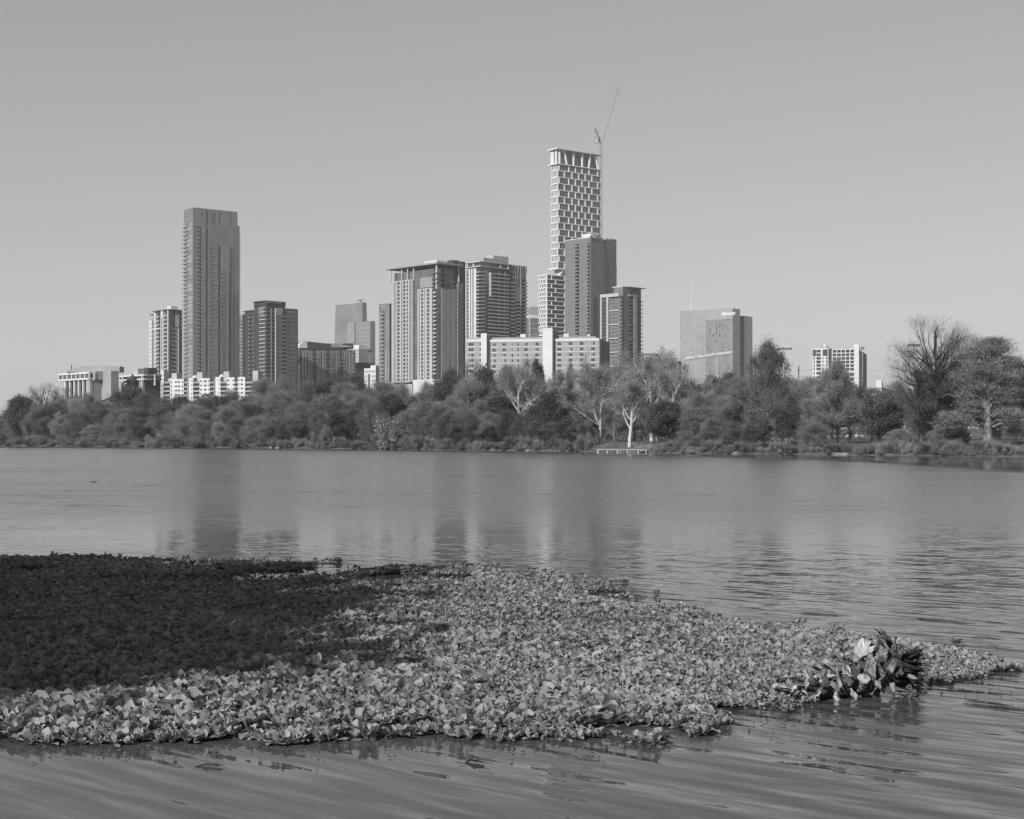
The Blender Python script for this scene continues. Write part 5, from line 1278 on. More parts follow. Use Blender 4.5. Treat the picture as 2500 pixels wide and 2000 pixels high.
# trees on the near left bank, out of frame, whose shadow lies over the plant mat; last two added to block sky light
def shade_trees():
    for i, (x, y, h, w_, v, lb) in enumerate(((-16.6, 5.2, 13.0, 11.5, 0, 'broad evergreen on the near left bank, closest to the camera'), (-22.3, 11.0, 13.5, 12.5, 2, 'broad evergreen on the near left bank, second from the camera'), (-27.5, 18.0, 15, 14.0, 1, 'broad evergreen on the near left bank, third from the camera'), (-34, 28.0, 17, 15, 0, 'unseen evergreen added on the near left bank to block sky light, fourth from camera'), (-50, 42.0, 17, 16, 2, 'unseen evergreen added on the near left bank to block sky light, fifth from camera'))):
        tr, cr, ph, pw, pc = PROTO['oak'][v]; g = 0.6
        r = empty('evergreen_tree', (x, y, g), 0.7*i); r.scale = (w_/pw, w_/pw, (h-g)/ph); tag(r, lb, 'tree', 'shade trees on the near bank')
        link('trunk', tr, r); link('crown', cr, r)
shade_trees()

# ================================================================== PARK, DOCK, BOAT-LEVEL THINGS
def gpt(px, D): 
    x = (px-CX)*D/F; return x, D, ground(x, D)
def dock():
    D = 267.0; x0 = (1458-CX)*D/F; x1 = (1578-CX)*D/F; t = empty('dock', ((x0+x1)/2, D, 0)); tag(t, 'low wooden fishing dock on pale posts at the far waterline', 'dock')
    w2 = (x1-x0)/2; M1 = mat('weathered_planks', 0.20, 0.9, 0.25, 3, 0.4); M2 = mat('pale_post', 0.32, 0.8, 0.15, 2)
    q = MB()
    n = 44
    for i in range(n): a = -w2+2*w2*i/n; q.box(a, a+2*w2/n-0.03, 0, 3.0, 0.70, 0.76)
    q.build('deck', M1, t)
    q = MB(); q.box(-w2, w2, -0.06, -0.01, 0.52, 0.69); q.build('fascia', M2, t); q = MB(); q.box(-w2, w2, 2.5, 2.6, 0.52, 0.695); q.build('joist', M1, t)
    for p in (1460, 1482, 1507, 1531, 1557, 1577):
        x = (p-CX)*D/F-t.location.x; q = MB(); q.box(x-0.12, x+0.12, -0.02, 0.2, -1.2, 0.51); q.build('post', M2, t)
        q = MB(); q.box(x-0.08, x+0.08, 2.6, 2.76, -1.2, 0.69); q.build('post', M2, t)
    for p in (1511, 1515.5):
        x = (p-CX)*D/F-t.location.x; q = MB(); q.box(x-0.03, x+0.03, -0.12, -0.07, -0.3, 0.74); q.build('ladder_rail', M2, t)
    q = MB(); q.box(-w2, w2, 0.1, 0.2, 0.76, 0.9).box(-w2, w2, 2.8, 2.9, 0.76, 0.9); q.build('kerb_rail', mat('dark_timber', 0.07, 0.9), t)
    # pale path up from the dock
    V = []; nn = 12
    for i in range(nn+1):
        yy = 271+i*1.3; xa = (1548-CX)*yy/F; xb = (1590-CX)*yy/F+0.5; V += [(xa, yy, ground(xa, yy)+0.05), (xb, yy, ground(xb, yy)+0.05)]
    tag(link('path', np_mesh('path', V, np.array([(2*i, 2*i+1, 2*i+3, 2*i+2) for i in range(nn)]), 4, mat('concrete_path', 0.26, 0.9, 0.15, 0.5))), kind='structure')
dock()

M_TYRE = mat('tyre_rubber', 0.03, 0.9); M_RIM = mat('wheel_rim', 0.35, 0.4); M_CARW = mat('white_paint', 0.62, 0.3, 0.04, 1, 0.5)
def vehicle(kind, label, cat, px, D, rz, colour=None):
    x, y, g = gpt(px, D); t = empty({'pickup': 'pickup_truck', 'van': 'van', 'car': 'parked_car'}[kind], (x, y, g), rz); tag(t, label, cat)
    if kind == 'pickup': L, W, prof, cab = 5.4, 1.85, [(-2.7, .45), (-2.7, 1.05), (-.45, 1.08), (-.35, 1.78), (1.0, 1.80), (1.55, 1.15), (2.6, 1.0), (2.7, .45)], [(-.25, 1.15), (-.2, 1.68), (.9, 1.7), (1.35, 1.16)]
    elif kind == 'van': L, W, prof, cab = 5.2, 1.95, [(-2.6, .4), (-2.6, 2.2), (1.2, 2.25), (1.9, 1.35), (2.55, 1.15), (2.6, .4)], [(.6, 1.35), (.6, 2.0), (1.2, 2.02), (1.7, 1.38)]
    else: L, W, prof, cab = 4.5, 1.78, [(-2.25, .4), (-2.2, .95), (-1.5, 1.0), (-.9, 1.42), (.4, 1.44), (1.1, 1.0), (2.15, .85), (2.25, .4)], [(-1.25, 1.02), (-.8, 1.34), (.35, 1.36), (.9, 1.02)]
    q = MB(); n = len(prof)
    q.v = [(a, -W/2 if z < 1.2 else -W/2+.12, z) for a, z in prof]+[(a, W/2 if z < 1.2 else W/2-.12, z) for a, z in prof]
    q.f = [tuple(range(n)), tuple(range(2*n-1, n-1, -1))]+[((i+1) % n, i, n+i, n+(i+1) % n) for i in range(n)]
    body = q.build('body', colour or M_CARW, t); md = body.modifiers.new('bevel', 'BEVEL'); md.width = 0.06; md.segments = 2
    for s in (-1, 1):
        k = len(cab); yy = s*(W/2-.05)
        q = MB(); q.v = [(a, yy+s*0.02, z) for a, z in cab]+[(a, yy-s*0.05, z) for a, z in cab]; q.f = [tuple(range(k)), tuple(range(2*k-1, k-1, -1))]+[((i+1) % k, i, k+i, k+(i+1) % k) for i in range(k)]
        q.build('side_window', M_WIN, t)
        for wx in (-L*0.31, L*0.32):
            q = MB(); q.lathe((0, 0, 0), [(0.2, -.1), (.33, -.1), (.35, -.05), (.35, .05), (.33, .1), (.2, .1)], 16, 'y'); wh = q.build('wheel', M_TYRE, t, (wx, s*(W/2-.08), .35))
            q = MB(); q.lathe((0, 0, 0), [(.05, -.12), (.2, -.11), (.2, .11), (.05, .12)], 10, 'y'); q.build('rim', M_RIM, wh)
        q = MB(); q.box(L/2-.04, L/2+.03, s*.62-.16, s*.62+.16, .72, .88); q.build('headlight', M_GLASSL, t)
    a, c = cab[-1], cab[-2]; q = MB(); q.v = [(a[0]+.18, -.7, a[1]), (a[0]+.18, .7, a[1]), (c[0]+.2, .62, c[1]), (c[0]+.2, -.62, c[1])]; q.f = [(0, 1, 2, 3)]; q.build('windscreen', M_WIN, t)
vehicle('pickup', 'white pickup truck parked side-on on the park lawn left of the dark round tree', 'pickup truck', 2088, 415, math.pi+0.25)
vehicle('car', 'white car mostly hidden by trees, left of the white pickup', 'car', 2022, 420, 0.3)
vehicle('van', 'white van glimpsed through trunks below the big tapering tree', 'van', 1905, 300, 0.4)
def pavilion(px, D, w_, h_, label, nm='pavilion'):
    x, y, g = gpt(px, D); t = empty(nm, (x, y, g), 0.1); tag(t, label, 'pavilion', 'white park shelters')
    q = MB(); q.box(-w_/2, w_/2, -1.6, 1.6, h_-0.75, h_); q.build('roof', M_WHITE, t)
    for sx_ in (-1, 1):
        for sy_ in (-1, 1): q = MB(); q.box(sx_*(w_/2-.35)-.25, sx_*(w_/2-.35)+.25, sy_*1.3-.2, sy_*1.3+.2, 0, h_-0.75); q.build('post', M_WHITE, t)
    q = MB(); q.box(-w_/2+.8, w_/2-.8, 1.0, 1.25, 0, h_-0.8); q.build('back_wall', M_MID, t)
pavilion(2226, 330, 3.7, 2.4, 'white flat-roofed park shelter on the lawn under the great bare tree')
pavilion(2266, 345, 1.7, 2.3, 'smaller white park shelter right beside the flat-roofed one')
def tent():
    x, y, g = gpt(2360, 330); t = empty('tent', (x, y, g), 0.2); tag(t, 'small white peaked tent behind the huge spreading tree trunk', 'tent')
    q = MB(); q.v = [(-1.1, -1, 0.9), (1.1, -1, 0.9), (1.1, 1, 0.9), (-1.1, 1, 0.9), (0, 0, 2.1)]; q.f = [(0, 1, 4), (1, 2, 4), (2, 3, 4), (3, 0, 4)]; q.build('canopy', M_WHITE, t)
    for a in (-1, 1):
        for c in (-.9, .9): q = MB(); q.tube((a, c, 0), (a, c, .92), .04, .04, 5); q.build('leg', M_WHITE, t)
tent()
def flood(px, py, D, w_, label):
    x, y, g = gpt(px, D); zt = H+(HZ-py)*D/F-g; t = empty('floodlight_mast', (x, y, g)); tag(t, label, 'floodlight mast', 'sports field floodlight masts')
    q = MB(); q.tube((0, 0, 0), (0, 0, zt), 0.16, 0.08, 6); q.build('mast', M_GREY, t); q = MB(); q.box(-w_/2, w_/2, -.06, .06, zt-.1, zt+.05); q.build('crossarm', M_DARK, t)
    n = 6
    for i in range(n):
        a = -w_/2+w_*(i+.5)/n; q = MB(); q.lathe((a, -.1, zt+.15), [(.05, -.15), (.24, .0), (.27, .28)], 8); q.build('lamp_head', M_DARK, t)
flood(1916, 853, 420, 4.2, 'tall thin floodlight mast right of the big tapering tree'); flood(2231, 845, 380, 3.2, 'thin floodlight mast seen through the limbs of the great bare tree')
def wires():
    D = 330; t = empty('power_line', (*gpt(1950, D)[:2], gpt(1950, D)[2])); tag(t, 'faint power line strung across the sky beside the white gridded tower', 'power line')
    o = Vector(t.location)
    def W(px, py): return P(px, py, D)-o
    for px in (1950, 2275):
        b = Vector((W(px, 900).x, 0, 0)); q = MB(); q.tube(tuple(b), (b.x, 0, W(px, 899).z+.6), .15, .1, 6); q.box(b.x-.08, b.x+.08, -1.2, 1.2, W(px, 905).z, W(px, 905).z+.15); q.build('pole', M_BARKD, t)
    for py in (903, 920):
        pts = [W(1950+325*i/16.0, py+2.2*math.sin(math.pi*i/16.0)) for i in range(17)]; q = MB(); q.path([tuple(p) for p in pts], [.018]*17, 4); q.build('wire', M_DARK, t)
wires()
def duck():
    D = 9075/(1178-HZ); x = (227-CX)*D/F; t = empty('duck', (x, D, -0.02), 0.1); t.scale = (.75, .75, .62); tag(t, 'tiny dark duck floating alone on the open water at left', 'duck')
    md = mat('duck_feathers', 0.05, 0.8); q = MB()
    segs = [(-.26, .10, .01, .02), (-.2, .07, .05, .04), (-.08, .05, .10, .08), (.05, .05, .11, .085), (.15, .06, .07, .06), (.19, .1, .035, .035), (.21, .16, .03, .03), (.24, .2, .04, .04), (.29, .2, .03, .03), (.32, .19, .012, .015)]
    b = []
    for (xx, zz, rw, rh) in segs:
        k = len(q.v); b.append(k)
        for i in range(10): a = 2*math.pi*i/10; q.v.append((xx, rw*math.cos(a), zz+rh*math.sin(a)))
    for a, c in zip(b, b[1:]):
        for i in range(10): j = (i+1) % 10; q.f.append((a+i, a+j, c+j, c+i))
    q.f += [tuple(range(b[0]+9, b[0]-1, -1)), tuple(range(b[-1], b[-1]+10))]; q.build('body', md, t, smooth=True)
    q = MB(); q.tube((.31, 0, .19), (.37, 0, .175), .012, .006, 6); q.build('bill', M_PALE, t)
duck()
def rocks():
    r = random.Random(3); M1 = mat('shore_rock', 0.20, 0.95, 0.3, 3, 0.6)
    import mathutils
    for i, px in enumerate((665, 678, 1290, 1795, 2034, 2048, 2062, 1912, 2175)):
        D = dshore(px)+0.5; x = (px-CX)*D/F; q = MB(); q.lathe((0, 0, -.3), [(.3, 0), (.55, .2), (.5, .45), (.25, .62)], 8)
        q.v = [(a*r.uniform(.8, 1.3)*1.3, b*r.uniform(.8, 1.2), c*r.uniform(.8, 1.2)) for a, b, c in q.v]
        o = q.build('rock', M1, None, (x, D, 0.05)); tag(o, 'pale rock at the far water edge, %s from the left' % ORD[i], 'rock', 'pale rocks at the far water edge')
rocks()

# ================================================================== FLOATING PLANTS AND PALM STUMP
FAR = [(-300,1352),(0,1362),(60,1366),(120,1362),(300,1364),(500,1376),(700,1372),(780,1374),(785,1388),(700,1396),(590,1402),(560,1422),(700,1418),(800,1412),(850,1394),(960,1386),(1080,1384),(1220,1382),(1225,1394),(1330,1402),(1400,1410),(1470,1424),(1545,1448),(1540,1456),(1440,1450),(1400,1456),(1450,1466),(1560,1478),(1640,1494),(1750,1506),(1900,1524),(2030,1548),(2200,1566),(2300,1586),(2400,1604),(2460,1612),(2500,1630)]
NEAR = [(2520,1644),(2440,1646),(2400,1664),(2350,1680),(2290,1688),(2235,1690),(2190,1668),(2120,1668),(1990,1690),(1950,1712),(1945,1738),(1890,1724),(1800,1738),(1770,1752),(1768,1776),(1700,1784),(1650,1778),(1560,1778),(1490,1792),(1480,1810),(1400,1806),(1260,1812),(1180,1800),(1100,1808),(1010,1796),(900,1800),(800,1808),(700,1812),(600,1806),(500,1818),(400,1816),(300,1822),(150,1818),(0,1800),(-120,1800),(-300,1790)]
POLY = np.array([((px-CX)*9075.0/(py-HZ)/F, 9075.0/(py-HZ)) for px, py in FAR+NEAR])
def inside(pts, poly):
    x, y = pts[:, 0], pts[:, 1]; ins = np.zeros(len(pts), bool); n = len(poly); j = n-1
    for i in range(n):
        xi, yi = poly[i]; xj, yj = poly[j]
        c = ((yi > y) != (yj > y)) & (x < (xj-xi)*(y-yi)/(yj-yi+1e-12)+xi); ins ^= c; j = i
    return ins
def edge_dist(pts, poly):
    d = np.full(len(pts), 1e9); n = len(poly)
    for i in range(n):
        a = poly[i]; b = poly[(i+1) % n]; ab = b-a; t = np.clip(((pts-a)@ab)/(ab@ab+1e-9), 0, 1); q = a+t[:, None]*ab
        d = np.minimum(d, np.linalg.norm(pts-q, axis=1))
    return d
def vnoise(p, s, seed):
    r = np.random.default_rng(seed); g = r.random((128, 128)); q = p*s+50; i = np.floor(q).astype(int); f = q-i; f = f*f*(3-2*f)
    a = g[i[:, 0] % 128, i[:, 1] % 128]; b = g[(i[:, 0]+1) % 128, i[:, 1] % 128]; c = g[i[:, 0] % 128, (i[:, 1]+1) % 128]; d = g[(i[:, 0]+1) % 128, (i[:, 1]+1) % 128]
    return (a*(1-f[:, 0])+b*f[:, 0])*(1-f[:, 1])+(c*(1-f[:, 0])+d*f[:, 0])*f[:, 1]

def leaf_material():
    m = bpy.data.materials.new('water_plant_leaf'); m.use_nodes = True; n = m.node_tree; nd = n.nodes; L = n.links; b = nd['Principled BSDF']
    b.inputs['Roughness'].default_value = 0.62; b.inputs['Specular IOR Level'].default_value = 0.25
    uv = nd.new('ShaderNodeUVMap'); uv.uv_map = 'leaf'; sp = nd.new('ShaderNodeSeparateXYZ'); L.new(uv.outputs[0], sp.inputs[0])
    at = nd.new('ShaderNodeAttribute'); at.attribute_name = 'tone'
    # ribs fanning from the leaf base
    wv = nd.new('ShaderNodeMath'); wv.operation = 'MULTIPLY'; wv.inputs[1].default_value = 75.0; L.new(sp.outputs['X'], wv.inputs[0])
    sn = nd.new('ShaderNodeMath'); sn.operation = 'SINE'; L.new(wv.outputs[0], sn.inputs[0])
    bp = nd.new('ShaderNodeBump'); bp.inputs['Strength'].default_value = 0.35; bp.inputs['Distance'].default_value = 0.004; L.new(sn.outputs[0], bp.inputs['Height']); L.new(bp.outputs[0], b.inputs['Normal'])
    mr = nd.new('ShaderNodeMapRange'); mr.inputs['To Min'].default_value = 0.11; mr.inputs['To Max'].default_value = 0.31; L.new(at.outputs['Fac'], mr.inputs['Value'])
    L.new(mr.outputs[0], b.inputs['Base Color'])
    tr = nd.new('ShaderNodeBsdfTranslucent'); L.new(mr.outputs[0], tr.inputs['Color']); mx = nd.new('ShaderNodeMixShader'); mx.inputs[0].default_value = 0.30
    L.new(b.outputs[0], mx.inputs[1]); L.new(tr.outputs[0], mx.inputs[2]); L.new(mx.outputs[0], nd['Material Output'].inputs['Surface'])
    return m
def plant_mat():
    rng = np.random.default_rng(42)
    lo = POLY.min(0); hi = POLY.max(0)
    # rosette centres on a jittered grid, finer near the camera
    pts = []
    y = lo[1]
    while y < hi[1]:
        st = 0.046+0.0030*(y-12); xs = np.arange(lo[0], hi[0], st); xs = xs[(xs > -0.36*y-4) & (xs < 0.36*y+2.0)]
        pts.append(np.c_[xs+rng.uniform(-.5, .5, len(xs))*st, y+rng.uniform(-.5, .5, len(xs))*st]); y += st
    pts = np.concatenate(pts)
    def lsize(p): return np.interp(p[:, 0]/p[:, 1]*22, [-5.5, -1.5, 3, 7], [.82, .75, .62, .56])*np.clip(1.12-.014*(p[:, 1]-12), .8, 1.1)
    pts = pts[rng.random(len(pts)) < np.minimum(1, (0.64/lsize(pts))**2)]
    wob = np.c_[vnoise(pts, 1.7, 1)-.5, vnoise(pts, 1.7, 2)-.5]*0.35+np.c_[vnoise(pts, 5, 3)-.5, vnoise(pts, 5, 4)-.5]*0.18
    ins = inside(pts+wob*1.3, POLY)
    out = np.where(~ins)[0]; out = out[rng.random(len(out)) < 0.5]; eo = edge_dist(pts[out], POLY); stray = out[(eo < .45) & (vnoise(pts[out], 3.1, 15) > .72) & (pts[out][:, 1] > 11.8) & ((pts[out][:, 0] < 2.2) | (pts[out][:, 1] > 16))]
    ins[stray] = True; pts = pts[ins]; ed = edge_dist(pts, POLY)
    hole = vnoise(pts*np.array([0.45, 1.0]), 2.2, 9)
    yy = pts[:, 1]
    keep = ~((hole > 0.66) & ((yy > 25) | (ed < 0.35))); keep &= ~((ed < 0.10) & (rng.random(len(ed)) < 0.5))
    pts = pts[keep]; ed = ed[keep]
    N = len(pts); print('rosettes', N)
    big = 0.55+0.75*vnoise(pts, 0.9, 5)+0.4*(rng.random(N)-.5); big *= np.clip(0.75+ed*0.8, 0.7, 1.15); big *= 1+0.10*(pts[:, 1] < 15)
    nl = 7
    az = rng.uniform(0, 6.283, (N, 1))+np.arange(nl)[None, :]*(6.283/nl*1.62)+rng.normal(size=(N, nl))*.25
    ring = np.arange(nl)[None, :]/(nl-1.0)
    el = np.radians(30+55*ring**0.8+rng.normal(size=(N, nl))*15)
    ln = (0.112*lsize(pts)[:, None]*big[:, None])*(1.15-.35*ring)*rng.uniform(.75, 1.3, (N, nl)); wd = ln*rng.uniform(.60, .92, (N, nl))
    cur = rng.normal(size=(N, nl))*.45+0.35
    az, el, ln, wd, cur = [a.ravel() for a in (az, el, ln, wd, cur)]; M = len(az); base = np.repeat(pts, nl, axis=0)
    tone = np.clip(0.62+0.20*rng.normal(size=M)+0.35*(np.repeat(vnoise(pts, 0.6, 6), nl)-.5)-(rng.random(M) < .10)*.7, 0, 1)
    T_ = np.array([0.0, 0.38, 0.74, 1.0]); Wp = np.array([0.16, 0.62, 1.0, 0.66]); fold0 = rng.uniform(0.05, 0.7, M); lm = leaf_material()
    def batch(sel, U, nm):
        az_, el_, ln_, wd_, cur_, bs, fo, tn = [q[sel] for q in (az, el, ln, wd, cur, base, fold0, tone)]; Mn = len(az_); nc = len(U)
        V = np.empty((Mn, 4, nc, 3), np.float32); ca, sa = np.cos(az_), np.sin(az_); r = np.zeros(Mn); z = np.full(Mn, 0.012); tp = 0
        wav = rng.normal(size=(Mn, 4, nc))*0.055
        for i in range(4):
            dt = T_[i]-tp; e = el_-cur_*T_[i]; r = r+ln_*dt*np.cos(e); z = z+ln_*dt*np.sin(e); tp = T_[i]
            for j in range(nc):
                s = U[j]*wd_*Wp[i]/2; up = np.abs(U[j])**1.5*fo*wd_*Wp[i]/2+wav[:, i, j]*wd_
                back = (ln_*(0.10-0.20*U[j]**2+rng.normal(size=Mn)*.02)) if i == 3 else 0.0
                rr = r-np.sin(e)*up+back*np.cos(e); zz = z+np.cos(e)*up+back*np.sin(e)
                V[:, i, j, 0] = bs[:, 0]+ca*rr-sa*s; V[:, i, j, 1] = bs[:, 1]+sa*rr+ca*s; V[:, i, j, 2] = np.maximum(zz, 0.004)
        quad = np.array([(i*nc+j, i*nc+j+1, (i+1)*nc+j+1, (i+1)*nc+j) for i in range(3) for j in range(nc-1)]); k = 4*nc
        Fq = (np.arange(Mn)[:, None, None]*k+quad[None]).reshape(-1, 4)
        uvt = np.array([[U[j]*.5*Wp[i]**0.3, T_[i]] for i in range(4) for j in range(nc)])
        return V.reshape(-1, 3), Fq, np.tile(uvt[quad.ravel()], (Mn, 1)), np.repeat(tn, k)
    nearsel = base[:, 1] < 19.0
    b1 = batch(nearsel, np.array([-1, -.55, 0, .55, 1.0]), 'n'); b2 = batch(~nearsel, np.array([-1, 0, 1.0]), 'f')
    me = np_mesh('water_plants', np.concatenate([b1[0], b2[0]]), np.concatenate([b1[1], b2[1]+len(b1[0])]), 4, lm, True)
    uvl = me.uv_layers.new(name='leaf'); uvl.data.foreach_set('uv', np.concatenate([b1[2], b2[2]]).astype(np.float32).ravel())
    at = me.attributes.new('tone', 'FLOAT', 'POINT'); at.data.foreach_set('value', np.concatenate([b1[3], b2[3]]).astype(np.float32))
    # dark sheet of dead growth, added so gaps show no bright sky reflection
    cell = 0.14; gx = np.arange(-12.5, 8, cell); gy = np.arange(lo[1], hi[1], cell); X, Y = np.meshgrid(gx, gy); c = np.c_[X.ravel(), Y.ravel()]
    ins = inside(c, POLY); c = c[ins]; e2 = edge_dist(c, POLY); hl = vnoise(c*np.array([0.45, 1.0]), 2.2, 9); k = (e2 > 0.12) & ~((hl > 0.66) & ((c[:, 1] > 25) | (e2 < .4))); c = c[k]; n2 = len(c)
    q = np.array([(-.5, -.5), (.5, -.5), (.5, .5), (-.5, .5)])*cell
    v2 = np.zeros((n2, 4, 3)); v2[:, :, :2] = c[:, None, :]+q[None]; v2[:, :, 2] = 0.006
    me2 = np_mesh('dark_sheet', v2.reshape(-1, 3), np.arange(4*n2), 4, mat('dark_debris_sheet', 0.03, 0.9, 0.5, 8, 0.15))
    o = link('water_plants', me); tag(o, kind='stuff'); o2 = link('debris_underlayer', me2); tag(o2, kind='stuff')
plant_mat()

def stump():
    rng = random.Random(4); D0 = 14.4
    t = empty('palm_stump', (*P(2080, 1690, D0)[:2], 0)); tag(t, 'uprooted palm stump with curled pale leaf bases, lying in the water at right', 'palm stump')
    o = Vector(t.location)
    A = P(1940, 1700, 14.25)-o; A.z = 0.02; B = P(2110, 1652, 14.55)-o; C = P(2180, 1618, 14.7)-o
    MT = mat('palm_trunk', 0.03, 0.9, 0.4, 12, 0.8)
    q = MB(); q.path([tuple(A), tuple(A.lerp(B, .5)+Vector((0, 0, -.01))), tuple(B), tuple(C)], [0.05, .11, .17, .15], 12); q.build('trunk', MT, t)
    MLs = [mat('leaf_base_pale', 0.36, 0.75, 0.5, 22, 0.4, bump=0.8, stretch=(1, 1, 0.25)), mat('leaf_base_grey', 0.17, 0.8, 0.5, 22, 0.5, bump=0.5), mat('leaf_base_dark', 0.07, 0.85, 0.5, 22, 0.5, bump=0.5)]
    def plate(p, d, side, ln, ws, bend, cup, m, twist=0.0, name='leaf_base'):
        """a stiff scooped plate: widths ws along its length, bending by `bend` radians, cupped across, frayed tip"""
        d = Vector(d).normalized(); side = Vector(side); side = (side-d*side.dot(d)).normalized()
        nu, nv = 6, 8; q = MB(); pos = Vector(p); rows = []
        ph = rng.uniform(0, 6)
        for i in range(nv+1):
            tt = i/nv; f = tt*(len(ws)-1); k = min(len(ws)-2, int(f)); w_ = ws[k]+(ws[k+1]-ws[k])*(f-k); nn = d.cross(side)
            row = []
            for k2 in range(nu+1):
                u = -1+2*k2/nu; e = 0.0
                if i == nv: e = rng.uniform(-.32, .10)*ln
                if i == nv-1: e = rng.uniform(-.06, .04)*ln
                row.append(pos+side*(u*w_/2)+nn*((1-u*u)*w_*cup+.04*w_*math.sin(ph+u*5))+d*e)
            rows.append(row)
            R = Matrix.Rotation(bend/nv, 3, side); d = (R@d).normalized(); side = (Matrix.Rotation(twist/nv, 3, d)@side).normalized(); pos = pos+d*(ln/nv)
        for r_ in rows: q.v += [tuple(v) for v in r_]
        k = nu+1
        for i in range(nv):
            for j in range(nu): q.f.append((i*k+j, i*k+j+1, (i+1)*k+j+1, (i+1)*k+j))
        ob = q.build(name, m, t, smooth=True); md = ob.modifiers.new('solid', 'SOLIDIFY'); md.thickness = 0.007
    ax = (C-A).normalized()
    # overlapping scales wrapped around the trunk, flaring towards the left and curling at the lip
    for ring in range(10):
        tt = ring/9.0; p0 = A.lerp(B, tt/.75) if tt < .75 else B.lerp(C, (tt-.75)/.25); rad = .06+.12*tt
        for k in range(5 if ring < 3 else 6):
            th = math.radians(-72+k*36+(18 if ring % 2 else 0)+rng.uniform(-8, 8))
            r_ = Vector((0, -math.cos(th), math.sin(th)))
            ln = rng.uniform(.11, .25)*(.75+.6*tt); w_ = rng.uniform(.055, .105)*(.8+.4*tt)
            m = MLs[0] if rng.random() < .58 else MLs[1] if rng.random() < .6 else MLs[2]
            if ring >= 8: m = MLs[2] if rng.random() < .65 else MLs[1]  # right end mostly dark: its side away from the sun put into the colour
            d = -ax*rng.uniform(-.1, .8)+r_*rng.uniform(.2, .9)+Vector((0, 0, rng.uniform(-.3, .6)))
            sd_ = ax.cross(r_)+ax*rng.uniform(-1.6, 1.6)
            plate(p0+r_*rad*.8, d, sd_, ln, [w_*.7, w_*.85, w_*1.15, w_*rng.uniform(.5, 1.3)], rng.choice([-1, 1])*rng.uniform(.3, 1.6), rng.uniform(.05, .28), m, rng.uniform(-1.3, 1.3))
    # scalloped row at the waterline
    for a in range(9):
        p = P(1950+a*20+rng.uniform(-12, 12), 1686-a*3+rng.uniform(-16, 8), 14.2)-o
        plate(p+Vector((0, .05, .05)), Vector((rng.uniform(-.8, .9), -.55, rng.uniform(-.6, .3))), Vector((1, .1, rng.uniform(-.9, .9))), rng.uniform(.10, .15), [.04, .08, .10, rng.uniform(.04, .12)], rng.uniform(.3, 1.3), .15, MLs[rng.choice([0, 1, 1, 2])], rng.uniform(-.5, .5))
    for a in range(8):      # torn bases scattered into the mat on the left
        p = P(1862+a*12+rng.uniform(-6, 6), 1700+rng.uniform(-34, 12), 14.35)-o
        plate(p, Vector((rng.uniform(-.8, .6), -.4, rng.uniform(.1, .9))), Vector((1, .1, rng.uniform(-.5, .5))), rng.uniform(.08, .15), [.04, .07, .06, .02], rng.uniform(.2, 1.2), .2, MLs[rng.choice([0, 1, 2])], rng.uniform(-.8, .8))
    # the tall pale blades on top
    plate(P(2092, 1600, 14.45)-o, Vector((.62, .1, .62)), Vector((.6, -.5, -.55)), .21, [.07, .13, .16, .13], -.25, .10, MLs[0], .2)
    plate(P(2122, 1600, 14.55)-o, Vector((.25, .1, .8)), Vector((.8, -.3, -.2)), .19, [.06, .08, .09, .08], .4, .2, MLs[1], .2)
    plate(P(2062, 1640, 14.45)-o, Vector((-.45, 0, .75)), Vector((.9, -.4, .2)), .24, [.09, .08, .06, .02], .5, .3, MLs[1])
    plate(P(2118, 1672, 14.35)-o, Vector((.12, -.2, .95)), Vector((1, -.35, 0)), .30, [.16, .11, .08, .11], -.5, .35, MLs[1], .3)
    plate(P(2150, 1668, 14.4)-o, Vector((-.15, -.1, .95)), Vector((1, -.6, 0)), .27, [.18, .13, .08, .06], .5, .35, MLs[1], -.4)
    plate(P(2170, 1640, 14.45)-o, Vector((.35, -.1, .6)), Vector((.8, -.5, -.3)), .13, [.07, .06, .04], .4, .3, MLs[1], -.4)
    for a in range(12):      # strips hanging to the water at the right
        p = P(2085+rng.uniform(0, 150), 1668+rng.uniform(-20, 8), 14.3+.02*a)-o; plate(p, Vector((rng.uniform(-.7, .8), -.35, rng.uniform(-.8, -.2))), Vector((1, -.2, rng.uniform(-.8, .8))), rng.uniform(.08, .2), [.04, .05, .03, .012], rng.uniform(-.9, .9), .3, MLs[2 if a % 2 else 1], rng.uniform(-.6, .6))
    # dark fan of torn fibres to the right, its shade put into the colour too
    MF = mat('dark_fibre', 0.016, 0.85, 0.5, 30, 0.3); E = P(2150, 1628, 14.62)-o
    for i in range(98):
        py = rng.uniform(1578, 1692); tip = P(2262-abs(py-1600)*.20+rng.uniform(-34, 6), py, 14.75+rng.uniform(-.2, .15))-o
        s_ = E+Vector((rng.uniform(-.05, .05), rng.uniform(-.08, .06), rng.uniform(-.13, .12))); m_ = s_.lerp(tip, .5)+Vector((0, 0, rng.uniform(-.02, .04)))
        w_ = rng.uniform(.012, .045)
        plate(s_, tip-s_, Vector((0, rng.uniform(-.6, .6), 1)), (tip-s_).length, [w_, w_*1.2, w_*.7, w_*.15], rng.uniform(-.25, .25), .2, MF, rng.uniform(-.8, .8), 'fibre')
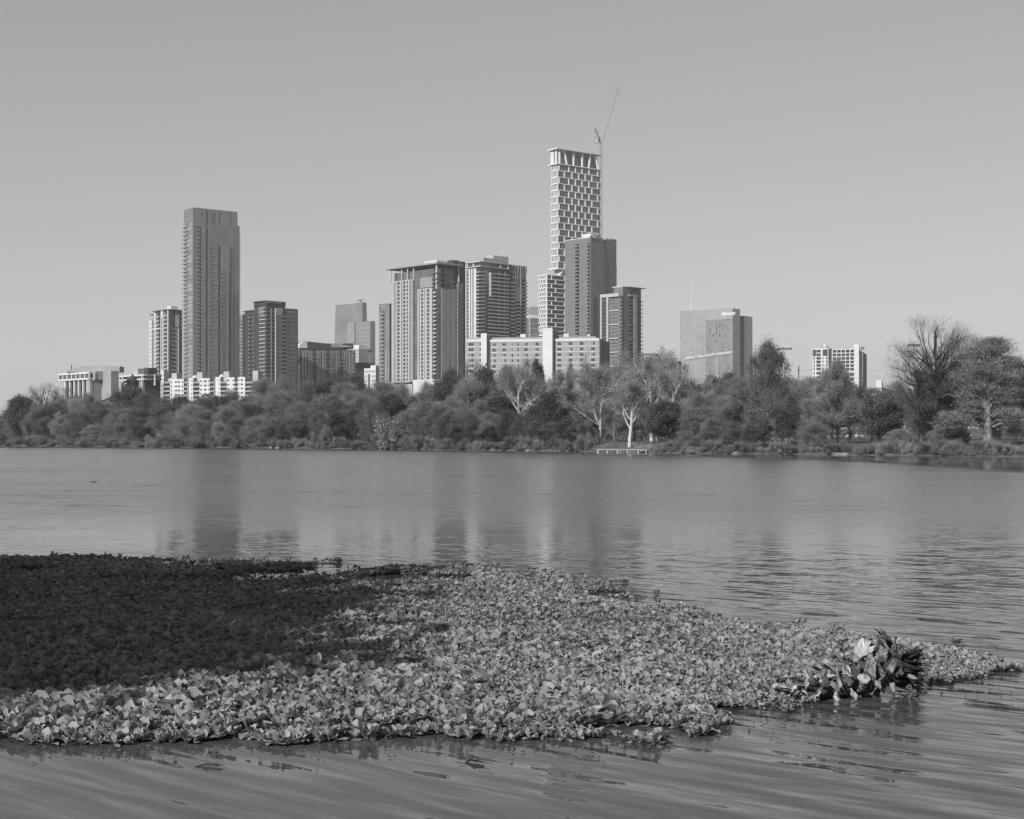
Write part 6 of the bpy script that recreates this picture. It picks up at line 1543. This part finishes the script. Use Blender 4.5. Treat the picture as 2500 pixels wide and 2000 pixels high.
    # thin arching stems at the left
    for pts, r_ in (([(1905, 1650), (1930, 1640), (1960, 1641), (1975, 1655), (1978, 1672)], .006), ([(1910, 1662), (1935, 1652), (1965, 1662), (1985, 1690)], .004), ([(2212, 1680), (2222, 1672), (2228, 1690), (2219, 1706)], .012), ([(2198, 1690), (2199, 1715)], .004)):
        q = MB(); q.path([tuple(P(a, b, 14.3)-o) for a, b in pts], [r_]*len(pts), 5); q.build('stem', MLs[2], t)
stump()
def litter():
    rng = np.random.default_rng(31); n = 420; i = rng.integers(len(FAR), len(POLY)-1, n); t = rng.random((n, 1)); c = POLY[i]*(1-t)+POLY[i+1]*t
    c = c+np.c_[rng.normal(size=n)*.5, -np.abs(rng.normal(size=n))*.33]; c = c[~inside(c, POLY)]
    v, f = leaves(np.c_[c, np.full(len(c), .012)], rng.uniform(.012, .05, len(c)), rng, .93); v[:, 2] = np.clip(v[:, 2], .004, .02)
    o = link('floating_litter', np_mesh('floating_litter', v, f, 3, mat('leaf_litter', .06, .9, .5, 9))); tag(o, kind='stuff')
litter()
def twig(px, py, w_, label):
    D = 9075/(py-HZ); t = empty('twig', ((px-CX)*D/F, D, 0), 0); tag(t, label, 'twig', 'dark twigs floating off the mat'); s = w_*D/F
    q = MB(); q.path([(-s/2, 0, .0), (0, .05, .02), (s/2, 0, .01)], [.008, .007, .003], 5); q.build('stem', M_BARKD, t)
    for i in range(3): q = MB(); q.v = [(-s/4+i*s/4, 0, .012), (-s/4+i*s/4+.05, -.04, .03), (-s/4+i*s/4+.09, .01, .02), (-s/4+i*s/4+.04, .04, .015)]; q.f = [(0, 1, 2, 3)]; q.build('leaf', M_LEAFD, t)
twig(505, 1873, 60, 'thin dark twig floating at the lower left'); twig(1150, 1862, 26, 'tiny dark twig floating below the middle of the mat')


# ------------------------------------------------------------------ haze: the air between here and the far towers
def haze():
    m = bpy.data.materials.new('haze_air'); m.use_nodes = True; n = m.node_tree; n.nodes.clear()
    v = n.nodes.new('ShaderNodeVolumePrincipled'); v.inputs['Color'].default_value = (1, 1, 1, 1); v.inputs['Density'].default_value = 0.000095; v.inputs['Anisotropy'].default_value = 0.2
    o_ = n.nodes.new('ShaderNodeOutputMaterial'); n.links.new(v.outputs[0], o_.inputs['Volume'])
    tag(MB().box(-10000, 10000, -200, 15800, -3.0, 330).build('haze', m), kind='stuff')
haze()
